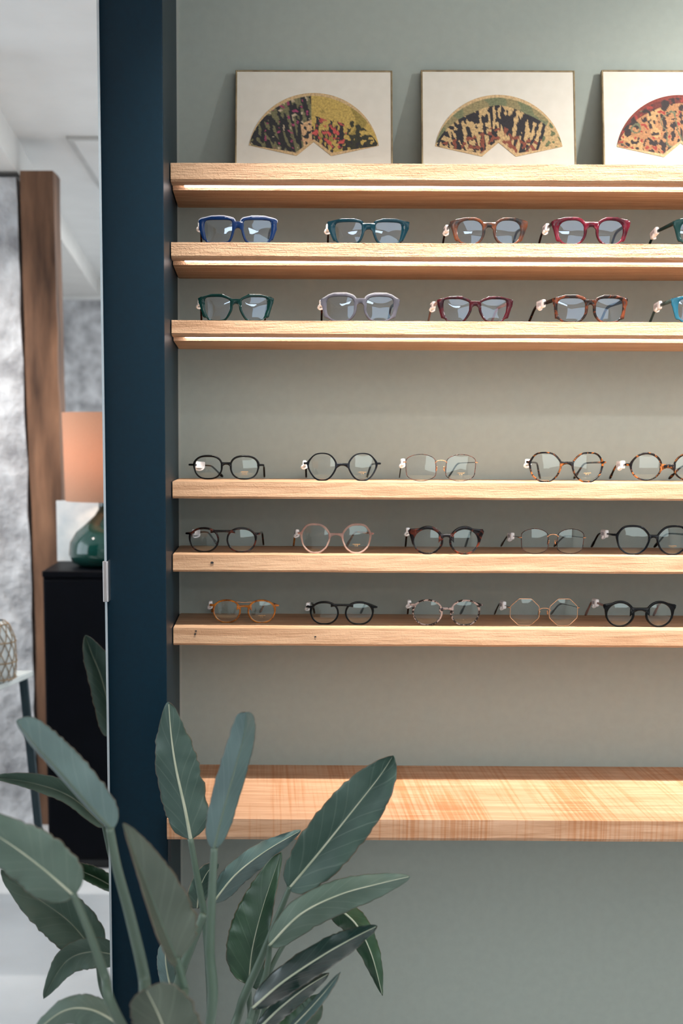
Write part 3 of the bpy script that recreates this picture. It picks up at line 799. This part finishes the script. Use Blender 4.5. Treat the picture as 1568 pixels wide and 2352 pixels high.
            b2.tube(catmull([(-.003, -.006, -.004), (-.0055, -.003, -.0085), (-.002, .003, -.0095), (.0035, .006, -.007), (.0035, .0075, -.003)], 9), 0, 6, flat=[(.0012, .0022)]*9)
            b2.build('tag_clasp', M_tag, tg, smooth=True)
            b3 = MB(); b3.box((-.0038, -.0075*sc, -.0035*sc), (-.0034, .0075*sc, .0035*sc), 0)
            for k in range(7):
                yy = (-.006+k*.0018)*sc; b3.box((-.0040, yy, -.0026*sc), (-.0037, yy+(.0006 if k % 2 else .001), .0020*sc), 1)
            b3.build('barcode_sticker', None, tg, mats=[M_bar, M_ink])
            # front face of the tag also catches the eye
    return root

G = glasses
# row on the second shelf
G(1, 456, 636, 497, 557, 468, 532, 557, 621, 505, 556, 'square', 'blue', 463, 612, 'thick glossy blue square eyeglasses with pale top edge, leftmost on the second shelf', lam='bluelam', tagp=(.25, 0), tmat='tort', lens=M_lens, theight=.0075, hinge=.82, bh=.70, endp=6, tw=.0058, ang=33, ec=.005, eh=.022)
G(1, 752, 939, 501, 560, 769, 832, 862, 921, 510, 559, 'boxy', 'teal', 752, 915, 'dark teal translucent square eyeglasses, second on the second shelf', tagp=(.3, 0), tmat='tort', lens=M_lens, theight=.0072, hinge=.82, bh=.66, endp=7, tw=.0056, ang=33, ec=.0058, eh=.016)
G(1, 1033, 1211, 499, 561, 1050, 1107, 1137, 1195, 506, 560, 'soft', 'amberteal', 1013, 1172, 'brown and dark teal rounded eyeglasses on the second shelf, left of the red pair', tagp=(.42, 0, 1.2), tmat='havana', lens=M_lens, theight=.007, hinge=.80, bh=.60, ang=28, endp=7)
G(1, 1266, 1446, 498, 561, 1282, 1340, 1372, 1430, 506, 560, 'soft', 'burg', 1231, 1397, 'burgundy red rounded eyeglasses on the second shelf', tagp=(.38, 0, 1.25), tmat='wine', lens=M_lens, theight=.007, hinge=.80, bh=.60, ang=28, endp=7)
G(1, 1545, 1725, 498, 562, 1562, 1620, 1652, 1710, 506, 561, 'soft', 'darkgreen', 1480, 1660, 'dark green eyeglasses on the second shelf, cut off by the right edge', tagp=(.60, 0, 1.25), tmat='darkgreen', lens=M_lens, theight=.0085, hinge=.80, bh=.60, ang=28, endp=7)
# row on the third shelf
G(2, 455, 628, 675, 736, 471, 530, 555, 614, 682, 735, 'wide', 'green', 463, 606, 'bottle green eyeglasses with upswept corners, leftmost on the third shelf', tagp=(.30, 0), tmat='tort', lens=M_lens, theight=.007, hinge=.80, bh=.62, ang=30, endp=6.5, lam=None)
G(2, 736, 917, 674, 738, 750, 813, 840, 904, 681, 736, 'softsq', 'grey', 738, 888, 'translucent grey angular eyeglasses on the third shelf', tagp=(.32, 0), tmat='havana', lens=M_lens, theight=.007, hinge=.76, bh=.55, ang=24, endp=6, lam='greylam', ec=.011, eh=.012)
G(2, 1003, 1177, 680, 738, 1018, 1078, 1104, 1163, 687, 737, 'wide', 'wine', 981, 1124, 'dark wine red eyeglasses with upswept corners on the third shelf', tagp=(.42, 0, 1.2), tmat='rose', lens=M_lens, theight=.007, hinge=.80, bh=.60, ang=30, endp=7)
G(2, 1268, 1440, 677, 740, 1277, 1340, 1363, 1427, 685, 739, 'softsq', 'tort', 1209, 1372, 'brown tortoiseshell eyeglasses with angular brow on the third shelf', tagp=(.42, 0, 1.35), tmat='havana', lens=M_lens, theight=.0078, hinge=.82, bh=.58, ang=28, endp=6)
G(2, 1540, 1716, 678, 741, 1556, 1615, 1642, 1700, 686, 740, 'softsq', 'bluegreen', 1487, 1640, 'turquoise translucent eyeglasses on the third shelf, cut off by the right edge', tagp=(.5, 0, 1.35), tmat='greyc', lens=M_lens, theight=.0085, hinge=.82, bh=.60, ang=28, endp=6)
# fourth shelf
G(3, 433, 606, 1045, 1101, 447, 505, 529, 590, 1050, 1098, 'soft', 'black', 511, 607, 'thin black eyeglasses with temples swung to the right, leftmost on the fourth shelf', tagp=(.33, 0, 1.2), hinge=.60, theight=.004, ang=15, endp=2.5, side=.3, prnt=3, tip='ball', bh=.42, tw=.0024)
G(3, 697, 874, 1040, 1104, 713, 774, 806, 866, 1043, 1102, 'hex', 'ink', 703, 842, 'black hexagonal eyeglasses on the fourth shelf', tagp=(.28, 0), hinge=.62, theight=.004, ang=15, endp=2.5, side=.3, prnt=2, tip='ball', bh=.22, tw=.0026)
G(3, 926, 1097, 1043, 1105, 931, 1000, 1024, 1090, 1044.5, 1104, 'pillow', 'blackmetal', 917, 1029, 'thin rose gold metal eyeglasses with squarish lenses on the fourth shelf', tagp=(.25, 0, 1.2), metal=True, tmat='havana', hinge=.70, prnt=2, bh=.45)
G(3, 1208, 1391, 1038, 1107, 1221, 1286, 1316, 1383, 1042, 1105, 'softhex', 'tort2', 1240, 1318, 'amber and black tortoiseshell angular eyeglasses on the fourth shelf', tagp=(.10, 0), hinge=.66, theight=.0042, ang=15, endp=2.5, side=.3, prnt=2, tip='ball', bh=.35, tw=.0026)
G(3, 1436, 1626, 1039, 1106, 1451, 1515, 1548, 1612, 1044, 1101, 'round', 'tort2', 1400, 1536, 'round amber tortoiseshell eyeglasses on the fourth shelf, cut off by the right edge', tagp=(.30, 0, 1.4), hinge=.58, theight=.005, ang=10, endp=3, side=.6, tip='ball', bh=.15, tw=.004)
# fifth shelf
G(4, 426, 597, 1211, 1268, 439, 497, 522, 586, 1216, 1266, 'panto', 'havana', 499, 605, 'dark havana round eyeglasses with a straight top bar, leftmost on the fifth shelf', tagp=(.30, 0, 1.1), hinge=.74, theight=.0042, ang=18, endp=3, side=.3, bridge='high', tip='ball')
G(4, 684, 858, 1202, 1271, 696, 755, 788, 850, 1207, 1268, 'softhex', 'pink', 674, 796, 'pale pink translucent eyeglasses on the fifth shelf', tagp=(.30, 0), tmat='honey', hinge=.66, theight=.0042, ang=15, endp=2, side=.3, tip='ball', bh=.35, prnt=2, tw=.0020)
G(4, 937, 1110, 1208, 1273, 951, 1013, 1037, 1097, 1216, 1270, 'round', 'havana', 931, 1068, 'chunky dark tortoiseshell eyeglasses with flared corners on the fifth shelf', tagp=(.28, 0), hinge=.80, theight=.005, ang=32, endp=9, side=.6, tip='ball', bh=.35, tw=.0034, ec=.006, eh=.012)
G(4, 1191, 1345, 1214, 1272, 1196, 1258, 1280, 1338, 1215.5, 1271, 'pillow', 'blackmetal', 1150, 1272, 'dark thin metal eyeglasses with a gold bridge on the fifth shelf', tagp=(.40, 0, 1.2), metal=True, tmat='tort', hinge=.64, tip='ball', bh=.45, bridge='thick')
G(4, 1406, 1590, 1206, 1274, 1419, 1488, 1510, 1577, 1211, 1272, 'softhex', 'ink', 1358, 1502, 'black angular eyeglasses on the fifth shelf, cut off by the right edge', tagp=(.38, 0, 1.3), hinge=.66, theight=.0042, ang=15, endp=3, side=.3, prnt=2, tip='ball', bh=.35, tw=.0028)
# lowest shelf
G(5, 481, 640, 1377, 1430, 490, 547, 570, 627, 1381, 1428, 'panto', 'honey', 487, 597, 'honey amber round eyeglasses with gold hinges, leftmost on the lowest shelf', tagp=(.2, 0), tmat='honey', hinge=.74, theight=.0042, ang=20, endp=2.5, side=.3, bridge='bar', tip='ball', prnt=2)
G(5, 703, 866, 1381, 1434, 715, 774, 796, 853, 1386, 1432, 'panto', 'black', 722, 828, 'black round eyeglasses with a straight top bar on the lowest shelf', tagp=(.2, 0), hinge=.74, theight=.0042, ang=18, endp=3, side=.3, bridge='high', tip='ball')
G(5, 940, 1108, 1377, 1436, 955, 1016, 1041, 1103, 1381, 1434, 'panto', 'speck', 936, 1057, 'thin grey and black speckled round eyeglasses on the lowest shelf', tagp=(.25, 0), tmat='tort', hinge=.78, theight=.0042, ang=22, endp=3, side=.2, tip='ball', bh=.38, tw=.0020)
G(5, 1166, 1331, 1375, 1437, 1172, 1237, 1262, 1325, 1376.3, 1436, 'oct', 'gold', 1135, 1264, 'thin gold metal octagonal eyeglasses on the lowest shelf', tagp=(.36, 0, 1.3), metal=True, tmat='tort', hinge=.66, tip='ball', bh=.2)
G(5, 1384, 1551, 1380, 1440, 1394, 1449, 1484, 1541, 1386, 1437, 'round', 'black', 1344, 1500, 'thick glossy black round eyeglasses, rightmost on the lowest shelf', tagp=(.42, 0, 1.3), tmat='rose', hinge=.80, theight=.005, ang=28, endp=5, side=.6, tip='ball', bh=.35, tw=.0030, ec=.007, eh=.009)

# ------------------------------------------------------------------ plant
plant = empty('bird_of_paradise_plant', (-.08, -.76, 0))
tag(plant, 'large leafy bird of paradise plant in front of the navy panel and mirror', 'plant')
PR = Vector((-.08, -.76, 0))
L_grey = leafmat('leaf_underside', (.040, .080, .062), (.066, .115, .092), (.24, .30, .25), .48)
L_green = leafmat('leaf_top', (.018, .052, .026), (.036, .085, .042), (.13, .20, .12), .33)
L_dark = leafmat('leaf_glossy', (.006, .022, .018), (.012, .036, .028), (.07, .12, .09), .20, .8)
L_bluish = leafmat('leaf_bluish', (.075, .130, .122), (.110, .180, .168), (.26, .34, .31), .45)
L_olive = leafmat('leaf_olive', (.056, .074, .052), (.085, .105, .076), (.2, .25, .18), .5)
L_light = leafmat('leaf_pale_lit', (.115, .175, .135), (.165, .235, .19), (.38, .45, .36), .5, tr=.3)  # paler leaf copy, window light put into its colour and translucency
M_rib = mottled('pale_midrib', (.34, .38, .27), (.46, .48, .36), .45, 30)
M_stem = mottled('grey_green_stem', (.065, .105, .072), (.11, .155, .118), .4, 12, .2, .001, mapscale=(1, 1, .3))
BL = [(0, .10), (.03, .42), (.09, .72), (.2, .95), (.36, 1), (.52, .95), (.68, .78), (.82, .52), (.92, .28), (.98, .10), (1, .02)]
BLR = [(0, .10), (.03, .42), (.09, .70), (.2, .93), (.4, 1), (.6, .96), (.78, .84), (.9, .62), (.97, .34), (1, .08)]
def leaf(pts, wl, wr, mat, D, Wm=None, zl=1, zr=1, tab=BL, virt=False, wave=.015, seed=1, ribw=.0032, rib=None, sub=None, pinch=0):
    """pts: midrib base->tip as (u, v[, dD]); wl/wr: seen half widths (px) left/right of the travel direction; zl/zr: +1 half leans away from the camera"""
    P3 = []; 
    for p in pts:
        d = D+(p[2] if len(p) > 2 else 0)
        P3.append(at(p[0], p[1], CY+d))
    n = 40; C = catmull(P3, n); k = 8
    sc = FPX/D; W_ = (Wm or max(wl, wr)*1.06)/sc
    V = []; UV = []; F = []
    for i in range(n):
        t = i/(n-1); c = C[i]; d = (C[min(i+1, n-1)]-C[max(i-1, 0)]).normalized()
        view = (c-CAMP).normalized()
        side = view.cross(d).normalized()       # to the right when looking along travel (screen plane)
        dep = view - d*view.dot(d); dep.normalize()
        w = interp(tab, t)
        for j in range(-k, k+1):
            f_ = abs(j)/k; ww, zz = (wr, zr) if j > 0 else (wl, zl)
            cs = min(1, ww/sc/W_); sn = math.sqrt(max(0, 1-cs*cs))*zz
            # slight cup: start more folded at the rib, flatten outwards
            ph = math.atan2(abs(sn), cs); a_ = ph
            wv = mnoise.noise(Vector((t*7+seed*3.1, (1 if j > 0 else -1)*2.0, seed*1.7)))*wave*f_*f_+mnoise.noise(Vector((t*24+seed, j*.2, seed)))*wave*.28*f_**3
            eg = 1+.09*mnoise.noise(Vector((t*30, (1 if j > 0 else -1)*5.0, seed*2.2)))*(f_**4)
            off = side*(math.copysign(1, j)*W_*w*f_*math.cos(a_)*eg)+dep*(W_*w*f_*math.sin(a_)*(1 if zz > 0 else -1)+wv+W_*.10*(f_-f_*f_)*(1 if zz > 0 else -1))
            V.append(c+off); UV.append((t, .5+.5*j/k))
    m_ = 2*k+1
    for i in range(n-1):
        for j in range(m_-1): F.append((i*m_+j, i*m_+j+1, (i+1)*m_+j+1, (i+1)*m_+j))
    if virt: V = [back(v) for v in V]; C = [back(c) for c in C]
    V = [v-PR for v in V]
    o = mesh('leaf', V, F, mat, plant, smooth=True, uv=UV)
    sd = o.modifiers.new('thick', 'SOLIDIFY'); sd.thickness = .0006; sd.offset = 0
    mr = MB(); rr_ = [ribw*(1-.85*(i/(n-1))) for i in range(n)]
    mr.tube([c-PR for c in C[:-1]], [r*.62 for r in rr_[:-1]], 8)
    r_ = mr.build('midrib', rib or M_rib, o, smooth=True)
    return C[0]
def stem(pts, D, w0, w1, virt=False, end=None, name='stem', to=None):
    P3 = [at(p[0], p[1], CY+D+(p[2] if len(p) > 2 else 0)) for p in pts]
    if virt: P3 = [back(p) for p in P3]
    e = end or (random.uniform(-.06, .06), random.uniform(-.05, .05))
    P3.append(Vector((PR.x+e[0], PR.y+e[1], .34)))
    n = 30; C = catmull(P3, n); sc = FPX/D
    mr = MB(); mr.tube([c-PR for c in C], [(w0+(w1-w0)*min(1, i/(n-1)*1.6))/2/sc for i in range(n)], 12)
    return mr.build('stem', M_stem, plant, smooth=True)
# pot and soil below the frame
pm = MB(); pm.lathe([(.001, 0), (.13, 0), (.165, .30), (.170, .33), (.158, .33), (.155, .30), (.150, .29), (.001, .29)], 40)
pm.build('pot', mottled('grey_ceramic', (.30, .30, .29), (.36, .36, .35), .5, 12), plant, smooth=False)
sm_ = MB(); sm_.lathe([(.001, .31), (.1545, .305)], 30); sm_.build('soil', mottled('soil', (.02, .013, .01), (.06, .04, .03), .95, 60, .8, .004), plant)

# upper left long folded leaf
leaf([(258, 1908), (205, 1850), (130, 1765), (75, 1705), (38, 1655)], 9, 62, L_bluish, 1.45, Wm=70, zl=1, zr=1, tab=BLR, seed=1, rib=M_stem, wave=.004)
stem([(252, 1902), (268, 1990), (300, 2110), (330, 2240), (345, 2352)], 1.45, 20, 30)
# broad leaf at the left edge
leaf([(170, 2057), (95, 1992), (10, 1930), (-105, 1862)], 66, 74, L_light, 1.38, Wm=92, zl=1, zr=-1, seed=2, wave=.012)
stem([(168, 2052), (205, 2140), (240, 2240), (282, 2360)], 1.38, 17, 26)
# tall sharp leaf on the panel
leaf([(438, 1930), (425, 1860), (404, 1765), (393, 1690), (387, 1613)], 50, 58, L_grey, 1.93, Wm=66, zl=1, zr=1, seed=3, ribw=.0050)
stem([(437, 1926), (452, 2010), (470, 2110), (480, 2220), (484, 2352)], 1.93, 14, 20)
# upright folded leaf
leaf([(490, 1953), (508, 1880), (538, 1770), (560, 1690), (566, 1636)], 38, 30, L_bluish, 1.62, Wm=62, zl=1, zr=1, tab=BLR, seed=4, rib=M_stem, wave=.004)
stem([(492, 1948), (487, 2050), (482, 2180), (482, 2352)], 1.62, 17, 25)
# big leaf pointing up right
leaf([(664, 2040), (735, 1955), (815, 1855), (870, 1785), (903, 1735)], 62, 66, L_grey, 1.85, Wm=74, zl=-1, zr=-1, seed=5, ribw=.0045, tab=[(0, .15), (.04, .45), (.12, .75), (.25, .97), (.4, 1), (.55, .93), (.7, .76), (.83, .52), (.93, .27), (1, .03)])
stem([(666, 2036), (640, 2100), (600, 2200), (560, 2290), (530, 2375)], 1.85, 13, 22)
# leaf pointing right
leaf([(618, 2172), (690, 2100), (780, 2055), (870, 2030), (942, 2013)], 38, 46, L_light, 1.78, Wm=60, zl=1, zr=1, seed=6)
stem([(620, 2168), (612, 2230), (590, 2300), (570, 2370)], 1.80, 12, 18)
# dark glossy leaf
leaf([(580, 2315), (650, 2255), (740, 2195), (810, 2155), (866, 2127)], 36, 36, L_dark, 1.68, Wm=60, zl=1, zr=1, seed=7)
stem([(582, 2312), (574, 2340), (560, 2380)], 1.70, 12, 18)
# leaf hanging on the right
leaf([(760, 2075), (815, 2120), (852, 2190), (878, 2287)], 30, 34, L_green, 1.90, Wm=50, zl=1, zr=1, seed=8)
stem([(762, 2078), (690, 2120), (620, 2230), (590, 2370)], 1.93, 8, 14)
# leaf behind, between the upright leaf and the big leaf
leaf([(488, 2075), (540, 2010), (610, 1955), (690, 1908)], 30, 30, L_bluish, 2.02, Wm=60, zl=1, zr=1, seed=9, wave=.024)
stem([(488, 2075), (478, 2150), (480, 2250), (490, 2370)], 2.02, 10, 14)
# wide green leaf in the middle
leaf([(572, 2262), (580, 2180), (605, 2080), (646, 1958)], 66, 34, L_green, 1.97, Wm=78, zl=1, zr=-1, seed=10, tab=BL, wave=.016)
stem([(572, 2258), (572, 2300), (568, 2370)], 1.97, 11, 14)
# large foreground leaf on the panel
leaf([(407, 2208), (372, 2125), (325, 2000), (282, 1892)], 20, 86, L_olive, 1.36, Wm=96, zl=-1, zr=1, seed=11, rib=M_stem, wave=.008, tab=[(0, .10), (.04, .45), (.12, .80), (.25, 1), (.4, .98), (.55, .84), (.7, .62), (.85, .34), (.95, .14), (1, .03)])
stem([(404, 2200), (422, 2270), (436, 2352)], 1.36, 20, 26)
# rounded leaf at the bottom
leaf([(392, 2560), (390, 2460), (375, 2360), (335, 2272)], 70, 92, L_olive, 1.30, Wm=98, zl=1, zr=1, seed=12, tab=[(0, .1), (.1, .6), (.3, .95), (.55, 1), (.75, .93), (.88, .72), (.96, .42), (1, .08)], wave=.006)
stem([(392, 2560), (400, 2640)], 1.32, 20, 24)
# bottom left leaf
leaf([(270, 2350), (205, 2318), (140, 2325), (60, 2390)], 46, 34, L_light, 1.50, Wm=60, zl=1, zr=1, seed=13)
stem([(270, 2350), (310, 2420)], 1.52, 14, 20)
# small ones behind the stems
leaf([(398, 2290), (385, 2240), (380, 2190), (392, 2150)], 22, 20, L_bluish, 1.95, Wm=40, zl=1, zr=1, seed=14)
stem([(398, 2290), (402, 2370)], 1.95, 10, 12)
leaf([(452, 2085), (458, 2040), (478, 2000), (500, 1984)], 24, 26, L_grey, 2.03, Wm=42, zl=-1, zr=1, seed=15)
stem([(468, 2100), (440, 2170), (412, 2250), (395, 2352)], 1.90, 20, 24)
leaf([(585, 2372), (640, 2318), (700, 2270), (755, 2236)], 20, 26, L_dark, 1.72, Wm=44, zl=1, zr=1, seed=16)
leaf([(640, 2390), (700, 2330), (745, 2280), (782, 2233)], 10, 16, L_bluish, 1.66, Wm=40, zl=1, zr=-1, seed=17)
leaf([(620, 2400), (670, 2370), (710, 2330), (735, 2285)], 40, 34, L_green, 1.80, Wm=60, zl=1, zr=1, seed=18)
stem([(600, 2352), (585, 2400)], 1.75, 14, 18)
# leaves beyond the left edge of the photo, seen only in the mirror
DV = 2.72
leaf([(256, 1690), (250, 1630), (232, 1555), (210, 1500), (196, 1459)], 32, 44, L_grey, DV+.22, Wm=52, zl=-1, zr=-1, seed=21, virt=True, wave=.008)
stem([(256, 1690), (262, 1800), (275, 1900)], DV+.22, 10, 13, virt=True, end=(-.06, .03))
leaf([(238, 1897), (165, 1832), (80, 1800), (-20, 1784)], 20, 30, L_light, DV-.06, Wm=42, zl=-1, zr=-1, seed=22, virt=True)
stem([(238, 1897), (290, 2050)], DV-.06, 10, 13, virt=True, end=(-.05, -.03))
leaf([(222, 2192), (160, 2118), (85, 2062), (2, 1998)], 60, 56, L_light, DV-.08, Wm=68, zl=-1, zr=-1, seed=23, virt=True)
stem([(222, 2192), (262, 2300)], DV-.08, 10, 13, virt=True, end=(-.03, 0))
leaf([(268, 2042), (225, 2018), (185, 2000), (140, 1982)], 18, 24, L_green, DV-.12, Wm=34, zl=-1, zr=-1, seed=24, virt=True)
leaf([(275, 2196), (210, 2186), (150, 2210), (100, 2292)], 40, 34, L_light, DV-.14, Wm=44, zl=-1, zr=-1, seed=25, virt=True)
stem([(275, 2196), (300, 2320)], DV-.14, 10, 13, virt=True, end=(.02, .03))

# ------------------------------------------------------------------ furniture seen in the mirror
def bp(u, v, y): return back(at(u, v, y))
# cabinet
yf = 1.50
c0 = bp(98, 1330, yf); ctop = bp(150, 1312, yf).z
cab = empty('dark_cabinet', ((c0.x-.42)/2, 2*YM-yf-.18, 0))
cw = abs(-.42-c0.x)/2
tag(cab, 'tall black-navy cabinet carrying the table lamp, seen in the mirror', 'cabinet')
box('body', (-cw, -.18, .03), (cw, .178, ctop-.02), M_dark, cab, bev=.004)
box('top', (-cw-.002, -.182, ctop-.02), (cw+.002, .182, ctop), M_dark, cab, bev=.003)
box('plinth', (-cw+.01, -.17, 0), (cw-.01, .165, .03), M_black, cab)
box('door', (-cw+.006, .178, .04), (cw-.006, .184, ctop-.03), M_dark, cab, bev=.002)
# lamp
lp = bp(248, 1290, 1.68)
lamp = empty('table_lamp', (lp.x, lp.y, ctop))
tag(lamp, 'green glass lamp with orange drum shade on the dark cabinet in the mirror', 'lamp')
M_gg = mottled('green_glass', (.004, .035, .028), (.006, .05, .04), .05, 6, .0, coat=.8)
ml = MB(); ml.lathe([(.001, 0), (.09, 0), (.118, .012), (.130, .04), (.126, .08), (.105, .115), (.07, .145), (.042, .17), (.030, .19), (.028, .225), (.032, .232), (.001, .234)], 48)
ml.build('base', M_gg, lamp, smooth=True)
zb0 = bp(200, 1150, 1.68).z-ctop; zb1 = bp(200, 948, 1.68).z-ctop
shm, nt, b = new('orange_linen'); mp = coords(nt, (120, 120, 300)); n = N(nt, 'ShaderNodeTexNoise'); nt.links.new(mp.outputs[0], n.inputs['Vector'])
r = ramp(nt, [(.3, (.62, .36, .24)), (.7, (.72, .44, .31))]); nt.links.new(n.outputs['Fac'], r.inputs[0]); nt.links.new(r.outputs[0], b.inputs['Base Color']); setin(b, Roughness=.9)
tl = N(nt, 'ShaderNodeBsdfTranslucent'); nt.links.new(r.outputs[0], tl.inputs[0]); mx = N(nt, 'ShaderNodeMixShader'); mx.inputs[0].default_value = .5
nt.links.new(b.outputs[0], mx.inputs[1]); nt.links.new(tl.outputs[0], mx.inputs[2]); nt.links.new(mx.outputs[0], nt.nodes['Material Output'].inputs[0])
ml = MB(); ml.lathe([(.138, zb0), (.145, zb1), (.142, zb1), (.135, zb0), (.138, zb0)], 48); ml.build('lamp_shade', shm, lamp, smooth=True)
ml = MB(); ml.lathe([(.008, .225), (.008, zb1-.05), (.001, zb1-.05)], 12); ml.tube([(-.142, 0, zb1-.03), (.142, 0, zb1-.03)], .0025, 6); ml.build('lamp_rod', M_steel, lamp)
bl_ = bpy.data.lights.new('lamp_bulb', 'POINT'); bl_.energy = 2.2; bl_.color = (1, .72, .48); bl_.shadow_soft_size = .03
bo = bpy.data.objects.new('lamp_bulb', bl_); link(bo, lamp); bo.location = (0, 0, (zb0+zb1)/2)
# pale board leaning behind the lamp
pb = bp(180, 1290, 1.82)
bd = box('pale_board', (pb.x-.075, pb.y-.02, ctop), (pb.x+.08, pb.y-.012, ctop+.21), mottled('pale_blue_card', (.55, .65, .72), (.85, .88, .9), .6, 9), bev=.001)
tag(bd, 'pale blue and white board standing behind the green lamp, seen in the mirror', 'board')
# slate topped side table
ta = bp(77, 1540, 1.18); 
th_ = ta.z
tc = Vector((ta.x-.30, ta.y+.15, 0))
tb = empty('side_table', tc)
tag(tb, 'small table with a pale marble top and thin dark legs, seen in the mirror', 'table')
mt = MB(); crn = [ta-Vector((tc.x, tc.y, th_)), bp(0, 1600, .70)-Vector((tc.x, tc.y, th_))]
A_ = Vector((crn[0].x, crn[0].y, 0)); B_ = Vector((crn[0].x-.11, crn[0].y+.42, 0))
X_ = Vector((-.55, 0, 0))
top = [A_, B_, B_+X_, A_+X_]
mt.add([v+Vector((0, 0, th_)) for v in top]+[v+Vector((0, 0, th_-.018)) for v in top], [(0, 1, 2, 3), (7, 6, 5, 4), (0, 4, 5, 1), (1, 5, 6, 2), (2, 6, 7, 3), (3, 7, 4, 0)])
bevel(mt.build('table_top', mottled('pale_marble', (.55, .60, .58), (.78, .80, .79), .15, 4), tb), .003)
M_leg = plain('dark_teal_steel', (.015, .035, .045), .4)
for p, q_ in ((A_, Vector((.05, -.02, 0))), (B_, Vector((.03, .02, 0))), (B_+X_, Vector((-.03, .02, 0))), (A_+X_, Vector((-.03, -.02, 0)))):
    inn = (Vector((A_.x-.275, A_.y+.21, 0))-p)*.10
    m_ = MB(); a = p+inn+Vector((0, 0, th_-.018)); z_ = p+inn+q_
    m_.tube([a, z_], 0, 8, flat=[(.014, .012), (.012, .010)], upv=Vector((0, 1, 0))); m_.build('leg', M_leg, tb)
mr_ = MB(); mr_.tube([A_+X_*.1+Vector((-.02, .03, th_-.03)), B_+X_*.1+Vector((-.02, -.03, th_-.03))], .010, 8); mr_.build('rail', M_leg, tb)
# wicker lantern
wl_ = bp(-12, 1566, 1.02); wl_.z = th_
ln = empty('wicker_jar', wl_)
tag(ln, 'glass jar wrapped in a woven cane net on the marble table, seen in the mirror', 'jar')
hj = bp(0, 1425, 1.02).z-th_
prof = [(.045, 0), (.058, .01), (.062, hj*.35), (.060, hj*.7), (.045, hj*.92), (.030, hj)]
ml = MB(); ml.lathe([(.001, 0)]+prof, 32); ml.build('glass_body', mottled('milky_glass', (.66, .70, .70), (.75, .78, .78), .15, 6), ln, smooth=True)
mw = MB()
for k in range(15):
    for sg in (1, -1):
        pts = []
        for i in range(15):
            t = i/14; z = hj*t; rr_ = interp([(p[1], p[0]) for p in prof], z)+.002
            an = 2*PI*k/15+sg*t*1.3; pts.append((rr_*math.cos(an), rr_*math.sin(an), z))
        mw.tube(pts, .0013, 5)
for z in (.01, hj*.33, hj*.66, hj*.95):
    rr_ = interp([(p[1], p[0]) for p in prof], z)+.003
    mw.tube([(rr_*math.cos(2*PI*i/24), rr_*math.sin(2*PI*i/24), z) for i in range(25)], .0022, 5)
mw.build('cane_net', mottled('cane', (.32, .22, .13), (.46, .33, .21), .6, 40), ln, smooth=True)
